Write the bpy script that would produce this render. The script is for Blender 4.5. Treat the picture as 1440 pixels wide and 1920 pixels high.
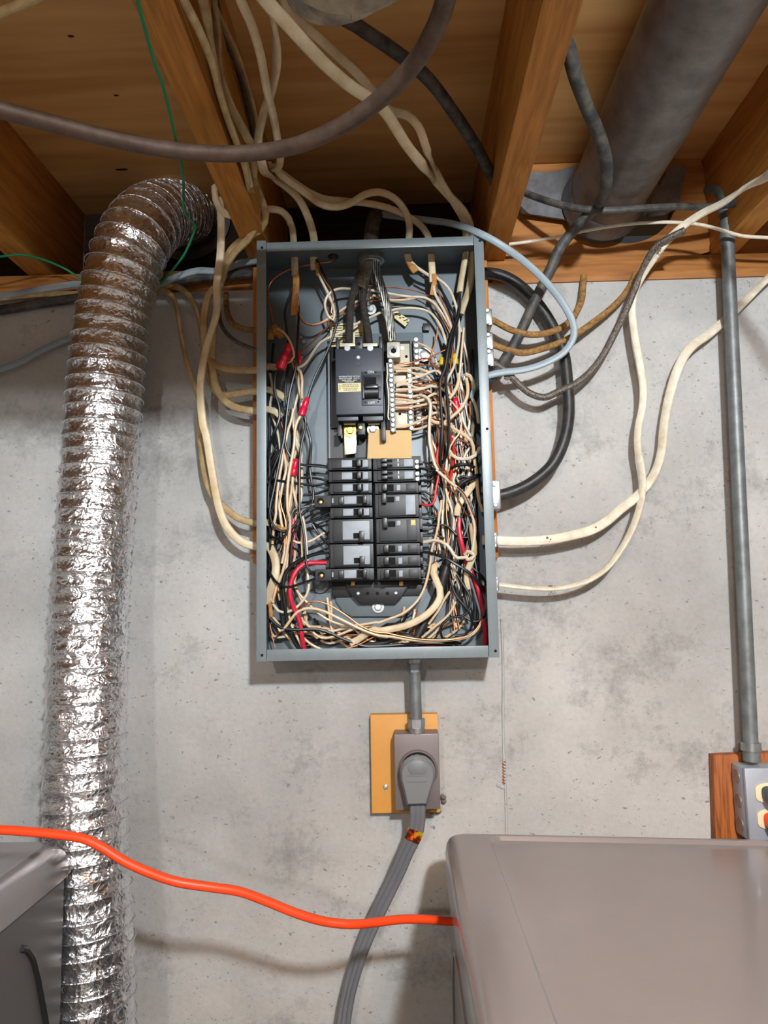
import bpy, bmesh, math, random
import numpy as np
from mathutils import Vector, Matrix, noise
random.seed(7)
for o in list(bpy.data.objects): bpy.data.objects.remove(o)
S = bpy.context.scene
C = S.collection
# ------------------------------------------------------------------ camera
FPX = 1340.0; ZC = 1.42; CY = -1.1973
def cam_rows(pitch, yaw, roll):
    fw = np.array([math.sin(yaw)*math.cos(pitch), math.cos(yaw)*math.cos(pitch), math.sin(pitch)])
    r = np.cross(fw, [0, 0, 1.]); r /= np.linalg.norm(r); u = np.cross(r, fw)
    r2 = math.cos(roll)*r + math.sin(roll)*u; u2 = math.cos(roll)*u - math.sin(roll)*r
    return np.array([r2, u2, -fw])
RW = cam_rows(0.11768, -0.02254, -0.02025)
CP = np.array([0, CY, ZC])
cd = bpy.data.cameras.new('camera'); cam = bpy.data.objects.new('camera', cd); C.objects.link(cam)
cd.sensor_fit = 'VERTICAL'; cd.sensor_height = 36; cd.lens = FPX/1920*36; cd.clip_start = 0.02
m = Matrix.Identity(4)
for i in range(3):
    for j in range(3): m[i][j] = RW[j][i]
m.translation = Vector(CP); cam.matrix_world = m
S.camera = cam
# ------------------------------------------------------------------ world, lamps, exposure
wd = bpy.data.worlds.new('world'); S.world = wd; wd.use_nodes = True
wd.node_tree.nodes['Background'].inputs[0].default_value = (.8, .82, .9, 1)
wd.node_tree.nodes['Background'].inputs[1].default_value = .02
def lamp(name, loc, power, col, size):
    l = bpy.data.lights.new(name, 'POINT'); l.energy = power; l.color = col; l.shadow_soft_size = size
    o = bpy.data.objects.new(name, l); C.objects.link(o); o.location = loc; return o
LAMP = (0.30, -1.80, ZC+.602)
lamp('bulb_light', LAMP, 54, (.91, 1, 1.07), .04)
lamp('far_bulb_light', (-.43, -2.9, ZC+.61), 20, (.93, 1, 1.04), .05)
S.view_settings.view_transform = 'Standard'; S.view_settings.look = 'None'
S.view_settings.gamma = 1; S.view_settings.use_curve_mapping = False
S.view_settings.exposure = 1.28
# ------------------------------------------------------------------ pixel helpers (points on real planes of the place)
def ray(px, py):
    c = np.array([(px-720)/FPX, (960-py)/FPX, -1.0]); return RW.T @ c
def U(px, py, Y):                      # on the plane y = Y (the wall face is y = 0)
    d = ray(px, py); return CP + d*((Y-CY)/d[1])
def UZ(px, py, zrel):                  # on the plane z = ZC + zrel
    d = ray(px, py); return CP + d*(zrel/d[2])
class K:
    def __init__(s, x, y, k): s.x, s.y, s.k = x, y, k
    def p(s, u, v): return s.x+u*s.k, s.y+v*s.k
    def w(s, u, v, Y): return U(*s.p(u, v), Y)
PX = K(0, 0, 1); A = K(470, 430, 1/6); B = K(690, 430, 1/6); CC = K(470, 690, 1/6); D = K(690, 690, 1/6)
E = K(470, 950, 1/6); F = K(690, 950, 260/1440); R = K(880, 420, 560/1440); L2 = K(260, 500, 1/6); L3 = K(330, 780, 170/1166)
T = K(400, 0, 500/1440); TL = K(0, 0, 1/3); TR = K(860, 0, 580/1440); MBK = K(600, 630, 220/1440); BR = K(580, 850, 1/6)
PL = K(600, 1220, .25); J = K(380, 330, .125); OB = K(1240, 1340, 200/1371); G = K(780, 700, 150/1440); H = K(780, 880, 150/1440)
M8 = K(480, 560, 140/1344); DR = K(600, 1500, 840/1440); BL = K(0, 1400, 1/3)
def path(k, pts):
    """points (u, v, depth): depth < 100 is cm in front of the wall, >= 100 is a height above the lens (100 + cm)"""
    out = []
    for q in pts:
        kk = k
        if isinstance(q[0], K): kk = q[0]; q = q[1:]
        x, y = kk.p(q[0], q[1])
        out.append(UZ(x, y, (q[2]-100)/100) if q[2] >= 100 else U(x, y, -q[2]/100))
    f = out[0]
    if f[2] > ZC+.55 and f[1] < -.3 and kk_top(k, pts[0]):      # goes on along the joists towards the room
        out = [f+np.array([dx, dy, .004]) for dx, dy in ((.04, -2.2), (.03, -1.1), (.012, -.35))]+out
    return out
def kk_top(k, q):
    if isinstance(q[0], K): k, q = q[0], q[1:]
    return k.p(q[0], q[1])[1] < 26
# ------------------------------------------------------------------ materials
MATS = {}
def nm(name):
    m = bpy.data.materials.new(name); m.use_nodes = True; MATS[name] = m
    nt = m.node_tree; b = nt.nodes['Principled BSDF']; return m, nt, b
def lk(nt, a, b): nt.links.new(a, b)
def s2l(c): return tuple(((x/255)/12.92 if x/255 <= .04045 else ((x/255+.055)/1.055)**2.4) for x in c)+(1,)
def noisy(name, col, rough=.5, metal=0, var=.25, scale=60, bump=.0, dirt=None, spec=.5, coat=0, bscale=None, stretch=None):
    m, nt, b = nm(name); c = s2l(col)
    tc = nt.nodes.new('ShaderNodeTexCoord'); mp = nt.nodes.new('ShaderNodeMapping')
    lk(nt, tc.outputs['Object'], mp.inputs[0])
    if stretch: mp.inputs['Scale'].default_value = stretch
    n = nt.nodes.new('ShaderNodeTexNoise'); n.inputs['Scale'].default_value = scale; n.inputs['Detail'].default_value = 6; n.inputs['Roughness'].default_value = .65
    lk(nt, mp.outputs[0], n.inputs[0])
    r = nt.nodes.new('ShaderNodeValToRGB'); lk(nt, n.outputs[0], r.inputs[0])
    d = dirt and s2l(dirt) or tuple(x*(1-var) for x in c[:3])+(1,)
    r.color_ramp.elements[0].position = .33; r.color_ramp.elements[1].position = .62
    r.color_ramp.elements[0].color = d; r.color_ramp.elements[1].color = c
    lk(nt, r.outputs[0], b.inputs['Base Color'])
    b.inputs['Roughness'].default_value = rough; b.inputs['Metallic'].default_value = metal
    b.inputs['Specular IOR Level'].default_value = spec; b.inputs['Coat Weight'].default_value = coat
    if bump:
        n2 = nt.nodes.new('ShaderNodeTexNoise'); n2.inputs['Scale'].default_value = bscale or scale*2; n2.inputs['Detail'].default_value = 5
        lk(nt, mp.outputs[0], n2.inputs[0])
        bp = nt.nodes.new('ShaderNodeBump'); bp.inputs['Strength'].default_value = bump; bp.inputs['Distance'].default_value = .002
        lk(nt, n2.outputs[0], bp.inputs['Height']); lk(nt, bp.outputs[0], b.inputs['Normal'])
    return m
def wood(name, c1, c2, axis, rough=.6, scale=14, ring=1.0, knots=0.0):
    m, nt, b = nm(name)
    tc = nt.nodes.new('ShaderNodeTexCoord'); mp = nt.nodes.new('ShaderNodeMapping'); lk(nt, tc.outputs['Object'], mp.inputs[0])
    sc = [scale]*3; sc[axis] = scale*.09; mp.inputs['Scale'].default_value = sc
    n = nt.nodes.new('ShaderNodeTexNoise'); n.inputs['Scale'].default_value = 1.6; n.inputs['Detail'].default_value = 4; n.inputs['Distortion'].default_value = .6
    lk(nt, mp.outputs[0], n.inputs[0])
    mu = nt.nodes.new('ShaderNodeMath'); mu.operation = 'MULTIPLY'; mu.inputs[1].default_value = 9*ring; lk(nt, n.outputs[0], mu.inputs[0])
    fr = nt.nodes.new('ShaderNodeMath'); fr.operation = 'PINGPONG'; fr.inputs[1].default_value = .5; lk(nt, mu.outputs[0], fr.inputs[0])
    fn = nt.nodes.new('ShaderNodeTexNoise'); fn.inputs['Scale'].default_value = 12; fn.inputs['Detail'].default_value = 5; lk(nt, mp.outputs[0], fn.inputs[0])
    ad = nt.nodes.new('ShaderNodeMath'); ad.operation = 'ADD'; lk(nt, fr.outputs[0], ad.inputs[0]); lk(nt, fn.outputs[0], ad.inputs[1])
    r = nt.nodes.new('ShaderNodeValToRGB'); lk(nt, ad.outputs[0], r.inputs[0])
    r.color_ramp.elements[0].position = .35; r.color_ramp.elements[1].position = .95
    r.color_ramp.elements[0].color = s2l(c2); r.color_ramp.elements[1].color = s2l(c1)
    lk(nt, r.outputs[0], b.inputs['Base Color']); b.inputs['Roughness'].default_value = rough; b.inputs['Specular IOR Level'].default_value = .3
    bp = nt.nodes.new('ShaderNodeBump'); bp.inputs['Strength'].default_value = .15; bp.inputs['Distance'].default_value = .001
    lk(nt, fn.outputs[0], bp.inputs['Height']); lk(nt, bp.outputs[0], b.inputs['Normal'])
    return m
def concrete():
    m, nt, b = nm('concrete'); N = nt.nodes.new
    tc = N('ShaderNodeTexCoord'); o = tc.outputs['Object']
    def ns(s, d=6, ro=.6, src=o):
        n = N('ShaderNodeTexNoise'); n.inputs['Scale'].default_value = s; n.inputs['Detail'].default_value = d; n.inputs['Roughness'].default_value = ro; lk(nt, src, n.inputs[0]); return n.outputs[0]
    def ramp(src, p0, c0, p1, c1):
        r = N('ShaderNodeValToRGB'); lk(nt, src, r.inputs[0]); e = r.color_ramp.elements
        e[0].position = p0; e[1].position = p1; e[0].color = c0; e[1].color = c1; return r.outputs[0]
    def mix(f, a, bb, mode='MULTIPLY'):
        x = N('ShaderNodeMix'); x.data_type = 'RGBA'; x.blend_type = mode
        if isinstance(f, float): x.inputs[0].default_value = f
        else: lk(nt, f, x.inputs[0])
        lk(nt, a, x.inputs[6]); lk(nt, bb, x.inputs[7]); return x.outputs[2]
    base = ramp(ns(3.2, 8), .33, s2l((160, 159, 156)), .66, s2l((194, 193, 190)))
    warm = ramp(ns(1.1, 3), .35, (1, 1, 1, 1), .7, (1, .985, .97, 1))
    col = mix(1.0, base, warm)
    blot = ramp(ns(7.5, 7, .7), .30, (.56, .555, .545, 1), .46, (1, 1, 1, 1)); col = mix(.85, col, blot)
    # old smear right of the receptacle
    for (sx, sz, rx, rz, k_) in ((.295, -.165, .15, .07, .62), (.215, -.03, .05, .16, .5)):
        m2 = N('ShaderNodeMapping'); m2.vector_type = 'POINT'; m2.inputs['Location'].default_value = (-(sx-0)/rx, 0, -(sz+ZC-(ZC+.54)/2)/rz); m2.inputs['Scale'].default_value = (1/rx, 0, 1/rz); lk(nt, o, m2.inputs[0])
        ln = N('ShaderNodeVectorMath'); ln.operation = 'LENGTH'; lk(nt, m2.outputs[0], ln.inputs[0])
        ad = N('ShaderNodeMath'); ad.operation = 'MULTIPLY_ADD'; lk(nt, ns(11, 7, .7), ad.inputs[0]); ad.inputs[1].default_value = 1.6; lk(nt, ln.outputs['Value'], ad.inputs[2])
        sm = ramp(ad.outputs[0], .85, (1-.36*k_, 1-.37*k_, 1-.38*k_, 1), 1.95, (1, 1, 1, 1)); col = mix(1.0, col, sm)
    fine = ramp(ns(120, 4, .7), .3, (.86, .86, .86, 1), .6, (1, 1, 1, 1)); col = mix(.7, col, fine)
    # short horizontal scrapes
    mp = N('ShaderNodeMapping'); lk(nt, o, mp.inputs[0]); mp.inputs['Scale'].default_value = (14, 1, 45); mp.inputs['Rotation'].default_value = (0, .35, 0)
    scr = ramp(ns(1.3, 5, .75, mp.outputs[0]), .27, (.55, .55, .54, 1), .33, (1, 1, 1, 1)); col = mix(.75, col, scr)
    # bug holes, ragged
    dn = N('ShaderNodeTexNoise'); dn.inputs['Scale'].default_value = 130; dn.inputs['Detail'].default_value = 3; lk(nt, o, dn.inputs[0])
    dv = N('ShaderNodeVectorMath'); dv.operation = 'MULTIPLY_ADD'; lk(nt, dn.outputs['Color'], dv.inputs[0]); dv.inputs[1].default_value = (.018, .018, .012); lk(nt, o, dv.inputs[2])
    st_ = N('ShaderNodeMapping'); lk(nt, dv.outputs[0], st_.inputs[0]); st_.inputs['Scale'].default_value = (.7, 1, 1.25); st_.inputs['Rotation'].default_value = (0, .5, 0); dist = st_.outputs[0]
    def pits(scale, thr, gate_s, g0):
        v = N('ShaderNodeTexVoronoi'); v.inputs['Scale'].default_value = scale; lk(nt, dist, v.inputs[0])
        d = ramp(v.outputs['Distance'], thr*.55, (0, 0, 0, 1), thr, (1, 1, 1, 1))
        g = ramp(ns(gate_s, 2), g0, (1, 1, 1, 1), g0+.05, (0, 0, 0, 1))
        x = N('ShaderNodeMix'); x.data_type = 'RGBA'; x.blend_type = 'LIGHTEN'; x.inputs[0].default_value = 1; lk(nt, d, x.inputs[6]); lk(nt, g, x.inputs[7]); return x.outputs[2]
    p1 = pits(42, .11, 7, .40); p2 = pits(100, .15, 5, .41)
    hole = mix(1.0, p1, p2)
    dk = N('ShaderNodeMix'); dk.data_type = 'RGBA'; lk(nt, hole, dk.inputs[0]); dk.inputs[6].default_value = s2l((138, 134, 128)); lk(nt, col, dk.inputs[7])
    lk(nt, dk.outputs[2], b.inputs['Base Color'])
    b.inputs['Roughness'].default_value = .85; b.inputs['Specular IOR Level'].default_value = .25
    ad = N('ShaderNodeMath'); ad.operation = 'MULTIPLY_ADD'; lk(nt, hole, ad.inputs[0]); ad.inputs[1].default_value = 1.2; lk(nt, ns(70, 6, .65), ad.inputs[2])
    bp = N('ShaderNodeBump'); bp.inputs['Strength'].default_value = .35; bp.inputs['Distance'].default_value = .003
    lk(nt, ad.outputs[0], bp.inputs['Height']); lk(nt, bp.outputs[0], b.inputs['Normal'])
    return m
CON = concrete()
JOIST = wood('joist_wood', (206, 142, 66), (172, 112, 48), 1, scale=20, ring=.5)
PLY = wood('plywood', (226, 180, 116), (196, 142, 82), 0, scale=3.2, ring=.25)
RIM = wood('rim_wood', (168, 110, 54), (130, 80, 36), 0, scale=14, ring=.5)
RIMSHADE_KNOT = wood('rim_shade_knot_wood', (52, 32, 19), (32, 20, 12), 0, scale=12)  # bay shade put into the rim boards' dark tone; plywood knots share it
BOARD = wood('board_wood', (204, 130, 62), (168, 98, 40), 2, scale=18)
BOARD2 = wood('brown_board_wood', (176, 102, 50), (120, 62, 28), 2, scale=22)
PAINTWOOD = noisy('orange_board_face', (214, 152, 72), .55, 0, .12, 9, .1)
PAINTWOODE = noisy('orange_board_edge', (110, 78, 46), .8, 0, .3, 60, .4)
ENCL = noisy('panel_grey', (124, 134, 137), .38, .15, .1, 40, .02)
ENCLIN = noisy('panel_grey_inside', (106, 116, 121), .42, .15, .12, 30, .02)
BLKWIRE = noisy('black_insulation', (24, 24, 26), .38, 0, .3, 90)
BLKRUB = noisy('black_jacket', (32, 33, 36), .42, 0, .35, 60, .1, dirt=(58, 55, 50))
BLKDUST = noisy('dusty_black_jacket', (44, 45, 48), .6, 0, .3, 50, .1, dirt=(96, 90, 80))
WHT = noisy('white_insulation', (226, 214, 192), .42, 0, .1, 60, dirt=(206, 184, 152))
CABLE = noisy('cream_jacket', (224, 206, 172), .48, 0, .12, 25, .05, dirt=(196, 170, 130))
CABLE2 = noisy('aged_cream_jacket', (196, 170, 122), .5, 0, .2, 30, .05, dirt=(150, 120, 80))
CABLED = noisy('dirty_cream_jacket', (230, 220, 198), .5, 0, .2, 45, .1, dirt=(202, 188, 164))
GREYC = noisy('grey_jacket', (150, 163, 170), .45, 0, .1, 30)
GREYCORD = noisy('grey_cord', (112, 112, 116), .5, 0, .12, 30)
CLOTH = noisy('brown_cloth_jacket', (164, 122, 66), .85, 0, .4, 160, .6, dirt=(104, 74, 42))
CLOTHBLK = noisy('dusty_cloth_conductor', (58, 52, 46), .95, 0, .4, 120, .8, dirt=(36, 32, 30))
CLOTHDUST = noisy('dusty_sheath', (84, 70, 54), .95, 0, .4, 140, .9, dirt=(48, 40, 34))
SILVERC = noisy('silver_braid_jacket', (128, 118, 108), .42, .5, .5, 300, .6, dirt=(70, 62, 54))
PAPER = noisy('brown_kraft_paper', (198, 142, 76), .8, 0, .3, 50, .3, dirt=(150, 98, 44))
RED = noisy('red_insulation', (212, 38, 66), .36, 0, .1, 50)
REDB = noisy('scarlet_insulation', (206, 40, 44), .36, 0, .1, 50)
REDNUT = noisy('red_connector', (214, 22, 62), .28, 0, .1, 50, coat=.3)
YEL = noisy('yellow_connector', (226, 190, 20), .35, 0, .1, 50)
COP = noisy('bare_copper', (200, 128, 88), .4, .8, .25, 60, dirt=(150, 84, 52))
COPW = noisy('tan_insulation', (228, 196, 158), .4, 0, .15, 50)
COPTUBE = noisy('aged_copper_tube', (112, 90, 76), .6, .15, .35, 30, .05, dirt=(80, 62, 50))
GREEN = noisy('green_insulation', (24, 132, 84), .4, 0, .1, 50)
ORANGE = noisy('orange_jacket', (246, 72, 24), .42, 0, .06, 40)
ALU = noisy('aluminium_strand', (170, 166, 158), .34, 1, .35, 120, dirt=(110, 106, 98))
ZINC = noisy('zinc_steel', (170, 172, 172), .36, .85, .25, 50, .05)
CONDUIT = noisy('conduit_steel', (128, 133, 134), .5, .45, .3, 40, .05, dirt=(104, 106, 104))
GALV = noisy('galvanised_sheet', (134, 130, 128), .46, .5, .3, 22, .1, dirt=(104, 98, 94))
GALVB = noisy('galvanised_collar', (122, 122, 124), .4, .6, .3, 30, .15, dirt=(92, 90, 90))
DUSTPIPE = noisy('peeling_duct', (176, 164, 140), .85, .0, .35, 26, .8, dirt=(84, 82, 92), bscale=60)
TINPLATE = noisy('tinned_bar', (196, 186, 164), .5, .25, .12, 60)
BARM = noisy('terminal_bar_metal', (112, 110, 106), .5, .5, .2, 60)
PLATEM = noisy('zinc_cover', (176, 182, 192), .45, .3, .1, 30)
SCREWM = noisy('screw_metal', (186, 188, 186), .4, .6, .2, 80)
BRASS = noisy('brass', (196, 158, 92), .32, 1, .25, 80)
SHADEBRASS = noisy('shaded_brass', (112, 94, 60), .55, .5, .25, 80)  # brass with the shade on the load terminals put into its colour
BUSM = noisy('tinned_bus', (208, 198, 170), .28, .8, .2, 40)
BAKE = noisy('black_bakelite', (26, 26, 28), .42, 0, .3, 40)
MAINB = noisy('main_breaker_case', (52, 56, 66), .42, 0, .12, 30)
BRK = noisy('breaker_case', (46, 47, 50), .46, 0, .25, 60)
BRKF = noisy('breaker_face', (38, 39, 42), .46, 0, .25, 40)
BRKL = noisy('breaker_label', (158, 166, 174), .48, 0, .2, 40)
BRKH = noisy('breaker_handle', (14, 14, 15), .35, 0, .2, 60)
TOGG = noisy('toggle_black', (10, 10, 12), .3, 0, .2, 60)
TAN = noisy('tan_fishpaper', (216, 180, 124), .7, 0, .06, 30)
CREAM = noisy('cream_sticker', (226, 210, 160), .6, 0, .1, 60)
INK = noisy('dark_ink', (30, 30, 32), .6, 0, .1, 60)
WPRINT = noisy('white_print', (232, 232, 228), .6, 0, .1, 60)
YSTICK = noisy('yellow_sticker', (206, 196, 90), .5, 0, .1, 60)
DARK = noisy('dark_hole', (8, 8, 8), .9, 0, .1, 60)
BOXP = noisy('receptacle_box_paint', (126, 116, 114), .42, .3, .12, 20)
PLUGG = noisy('grey_plug', (116, 117, 118), .5, 0, .05, 40)
PLUGD = noisy('dark_grey_plug', (76, 78, 84), .5, 0, .1, 40)
IVORY = noisy('ivory_receptacle', (238, 220, 178), .4, 0, .05, 40)
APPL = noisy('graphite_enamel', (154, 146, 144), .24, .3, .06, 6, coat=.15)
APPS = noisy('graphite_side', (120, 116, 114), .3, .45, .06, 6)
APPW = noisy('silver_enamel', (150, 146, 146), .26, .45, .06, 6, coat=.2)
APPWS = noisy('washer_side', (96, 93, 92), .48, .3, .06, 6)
FLOORM = noisy('floor_concrete', (140, 136, 130), .8, 0, .2, 4, .1)
WALLP = noisy('room_wall', (214, 212, 206), .85, 0, .15, 3, .1)
LINT = noisy('grey_lint', (120, 108, 96), .95, 0, .3, 90, .6)
def foil():
    m, nt, b = nm('duct_foil'); N = nt.nodes.new
    b.inputs['Base Color'].default_value = (.86, .86, .88, 1); b.inputs['Metallic'].default_value = 1; b.inputs['Roughness'].default_value = .26
    tc = N('ShaderNodeTexCoord'); o = tc.outputs['Object']
    v = N('ShaderNodeTexVoronoi'); v.inputs['Scale'].default_value = 150; v.feature = 'F1'
    n = N('ShaderNodeTexNoise'); n.inputs['Scale'].default_value = 45; n.inputs['Detail'].default_value = 5; n.inputs['Distortion'].default_value = 1.2; lk(nt, o, n.inputs[0])
    mp = N('ShaderNodeVectorMath'); mp.operation = 'MULTIPLY_ADD'; lk(nt, n.outputs['Color'], mp.inputs[0]); mp.inputs[1].default_value = (.02, .02, .02); lk(nt, o, mp.inputs[2])
    lk(nt, mp.outputs[0], v.inputs[0])
    ad = N('ShaderNodeMath'); ad.operation = 'MULTIPLY_ADD'; lk(nt, v.outputs['Distance'], ad.inputs[0]); ad.inputs[1].default_value = .8; lk(nt, n.outputs[0], ad.inputs[2])
    bp = N('ShaderNodeBump'); bp.inputs['Strength'].default_value = .45; bp.inputs['Distance'].default_value = .004
    lk(nt, ad.outputs[0], bp.inputs['Height']); lk(nt, bp.outputs[0], b.inputs['Normal'])
    return m
FOIL = foil()
def holo():
    m, nt, b = nm('hologram_label'); N = nt.nodes.new
    tc = N('ShaderNodeTexCoord'); v = N('ShaderNodeTexNoise'); v.inputs['Scale'].default_value = 120; lk(nt, tc.outputs['Object'], v.inputs[0])
    r = N('ShaderNodeValToRGB'); lk(nt, v.outputs[0], r.inputs[0]); e = r.color_ramp.elements
    e[0].position = .3; e[0].color = s2l((40, 30, 20)); e[1].position = .75; e[1].color = s2l((230, 220, 40))
    for p, c in ((.45, (90, 50, 20)), (.53, (225, 40, 24)), (.6, (240, 150, 20)), (.68, (120, 190, 40))):
        x = e.new(p); x.color = s2l(c)
    lk(nt, r.outputs[0], b.inputs['Base Color']); b.inputs['Roughness'].default_value = .3; b.inputs['Metallic'].default_value = .3
    return m
HOLO = holo()
# ------------------------------------------------------------------ mesh builder
def frames(P):
    P = [np.array(p, float) for p in P]; n = len(P); T_ = []
    for i in range(n):
        t = P[min(i+1, n-1)]-P[max(i-1, 0)]; T_.append(t/(np.linalg.norm(t)+1e-12))
    s = np.cross(T_[0], [0, 1., 0])
    if np.linalg.norm(s) < .1: s = np.cross(T_[0], [1., 0, 0])
    s /= np.linalg.norm(s); out = []
    for i in range(n):
        s = s-T_[i]*s.dot(T_[i]); s /= np.linalg.norm(s)+1e-12
        out.append((s.copy(), np.cross(T_[i], s), T_[i]))
    return P, out
def flatframes(P, tw=None):
    P, fr = frames(P); prev = None; out = []
    for i, (s, b_, t) in enumerate(fr):
        c = np.cross(t, [0, 1., 0]); l = np.linalg.norm(c)
        if prev is None: prev = s
        q = c/(l+1e-9)
        if q.dot(prev) < 0: q = -q
        w = min(1, max(0, (l-.15)/.4)); q = q*w+prev*(1-w); q -= t*q.dot(t); q /= np.linalg.norm(q)+1e-9
        if prev is not None: q = q*.6+prev*.4; q -= t*q.dot(t); q /= np.linalg.norm(q)+1e-9
        prev = q; bb = np.cross(t, q)
        if tw:
            x = i/(len(P)-1)*(len(tw)-1); k0 = int(min(x, len(tw)-2)) if len(tw) > 1 else 0
            a = math.radians(tw[k0]*(1-(x-k0))+tw[min(k0+1, len(tw)-1)]*(x-k0)); q, bb = q*math.cos(a)+bb*math.sin(a), bb*math.cos(a)-q*math.sin(a)
        out.append((q, bb, t))
    return P, out
def spline(P, step=.006):
    P = [np.array(p, float) for p in P]
    if len(P) < 3:
        L = np.linalg.norm(P[1]-P[0]); n = max(2, int(L/step)); return [P[0]+(P[1]-P[0])*i/n for i in range(n+1)]
    Q = [2*P[0]-P[1]]+P+[2*P[-1]-P[-2]]; out = []
    for i in range(1, len(Q)-2):
        p0, p1, p2, p3 = Q[i-1:i+3]; n = max(1, int(np.linalg.norm(p2-p1)/step))
        # centripetal Catmull-Rom
        d = [max(1e-4, np.linalg.norm(b-a))**.5 for a, b in ((p0, p1), (p1, p2), (p2, p3))]
        t0 = 0; t1 = d[0]; t2 = t1+d[1]; t3 = t2+d[2]
        for k in range(n):
            t = t1+(t2-t1)*k/n
            a1 = (t1-t)/(t1-t0)*p0+(t-t0)/(t1-t0)*p1; a2 = (t2-t)/(t2-t1)*p1+(t-t1)/(t2-t1)*p2; a3 = (t3-t)/(t3-t2)*p2+(t-t2)/(t3-t2)*p3
            b1 = (t2-t)/(t2-t0)*a1+(t-t0)/(t2-t0)*a2; b2 = (t3-t)/(t3-t1)*a2+(t-t1)/(t3-t1)*a3
            out.append((t2-t)/(t2-t1)*b1+(t-t1)/(t2-t1)*b2)
    out.append(P[-1]); return out
class MB:
    def __init__(s): s.v = []; s.f = []; s.sm = []
    def add(s, vs, fs, smooth=True):
        o = len(s.v); s.v += [tuple(map(float, x)) for x in vs]; s.f += [tuple(i+o for i in f) for f in fs]; s.sm += [smooth]*len(fs); return s
    def box(s, x0, x1, y0, y1, z0, z1, bev=0, M=None):
        bm = bmesh.new(); bmesh.ops.create_cube(bm, size=1)
        for v in bm.verts: v.co = Vector(((x0+x1)/2+v.co.x*(x1-x0), (y0+y1)/2+v.co.y*(y1-y0), (z0+z1)/2+v.co.z*(z1-z0)))
        if bev: bmesh.ops.bevel(bm, geom=bm.edges[:], offset=bev, segments=2, affect='EDGES', profile=.6)
        if M is not None: bmesh.ops.transform(bm, matrix=M, verts=bm.verts)
        return s.frombm(bm)
    def frombm(s, bm):
        bm.verts.index_update(); s.add([v.co for v in bm.verts], [[v.index for v in f.verts] for f in bm.faces]); bm.free(); return s
    def sweep(s, P, prof, flat=False, tw=None, cap=True, rad=None):
        P, fr = flatframes(P, tw) if flat else frames(P); n = len(prof); vs = []; fs = []
        for i, p in enumerate(P):
            a, b_, t = fr[i]; k = rad[i] if rad is not None else 1
            for q in prof: vs.append(p+a*q[0]*k+b_*q[1]*k)
        for i in range(len(P)-1):
            for j in range(n): fs.append((i*n+j, i*n+(j+1) % n, (i+1)*n+(j+1) % n, (i+1)*n+j))
        if cap: fs.append(tuple(range(n))[::-1]); fs.append(tuple((len(P)-1)*n+j for j in range(n)))
        return s.add(vs, fs)
    def tube(s, P, r, n=8, **k): return s.sweep(P, [(r*math.cos(2*math.pi*i/n), r*math.sin(2*math.pi*i/n)) for i in range(n)], **k)
    def cyl(s, p0, p1, r, n=16, r1=None):
        return s.tube([p0, p1], 1, n, rad=[r, r if r1 is None else r1])
    def lathe(s, p0, axis, prof, n=20):
        """prof: (distance along the axis, radius)"""
        a = np.array(axis, float); a /= np.linalg.norm(a); p0 = np.array(p0, float)
        x = np.cross(a, [0, 0, 1.]) if abs(a[2]) < .9 else np.cross(a, [1., 0, 0]); x /= np.linalg.norm(x); y = np.cross(a, x)
        vs = []; fs = []
        for d, r in prof:
            for j in range(n): vs.append(p0+a*d+(x*math.cos(2*math.pi*j/n)+y*math.sin(2*math.pi*j/n))*r)
        for i in range(len(prof)-1):
            for j in range(n): fs.append((i*n+j, i*n+(j+1) % n, (i+1)*n+(j+1) % n, (i+1)*n+j))
        fs.append(tuple(range(n))[::-1]); fs.append(tuple((len(prof)-1)*n+j for j in range(n)))
        return s.add(vs, fs)
    def prism(s, poly, dy, bev=0):
        """poly: world points of the front outline; extruded back along +y by dy"""
        bm = bmesh.new(); vs = [bm.verts.new(Vector(p)) for p in poly]; f = bm.faces.new(vs)
        if f.normal.y > 0 or True:
            bm.normal_update()
        e = bmesh.ops.extrude_face_region(bm, geom=[f]); nv = [g for g in e['geom'] if isinstance(g, bmesh.types.BMVert)]
        for v in nv: v.co.y += dy
        bmesh.ops.recalc_face_normals(bm, faces=bm.faces)
        if bev: bmesh.ops.bevel(bm, geom=bm.edges[:], offset=bev, segments=2, affect='EDGES', profile=.6)
        return s.frombm(bm)
    def ball(s, c, r, n=10, sc=(1, 1, 1)):
        bm = bmesh.new(); bmesh.ops.create_icosphere(bm, subdivisions=2, radius=1)
        for v in bm.verts: v.co = Vector((c[0]+v.co.x*r*sc[0], c[1]+v.co.y*r*sc[1], c[2]+v.co.z*r*sc[2]))
        return s.frombm(bm)
def setp(o, label=None, cat=None, group=None, kind=None):
    if label: o['label'] = label
    if cat: o['category'] = cat
    if group: o['group'] = group
    if kind: o['kind'] = kind
    return o
WLOC = {}
def obj(name, mb, mat, parent=None, label=None, cat=None, group=None, kind=None, sharp=35):
    v = np.array(mb.v); c = (v.min(0)+v.max(0))/2; v = v-c
    me = bpy.data.meshes.new(name); me.from_pydata(v.tolist(), [], mb.f); me.update()
    bm = bmesh.new(); bm.from_mesh(me); bmesh.ops.recalc_face_normals(bm, faces=bm.faces); bm.to_mesh(me); bm.free()
    me.polygons.foreach_set('use_smooth', [True]*len(me.polygons)); me.set_sharp_from_angle(angle=math.radians(sharp))
    me.materials.append(mat)
    o = bpy.data.objects.new(name, me); C.objects.link(o); WLOC[o.name] = c
    o.location = c-(WLOC[parent.name] if parent else 0)
    if parent: o.parent = parent
    return setp(o, label, cat, group, kind)
def thing(name, loc, label, cat, group=None):
    o = bpy.data.objects.new(name, None); C.objects.link(o); o.location = loc; o.empty_display_size = .02
    WLOC[o.name] = np.array(loc, float); return setp(o, label, cat, group)
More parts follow.
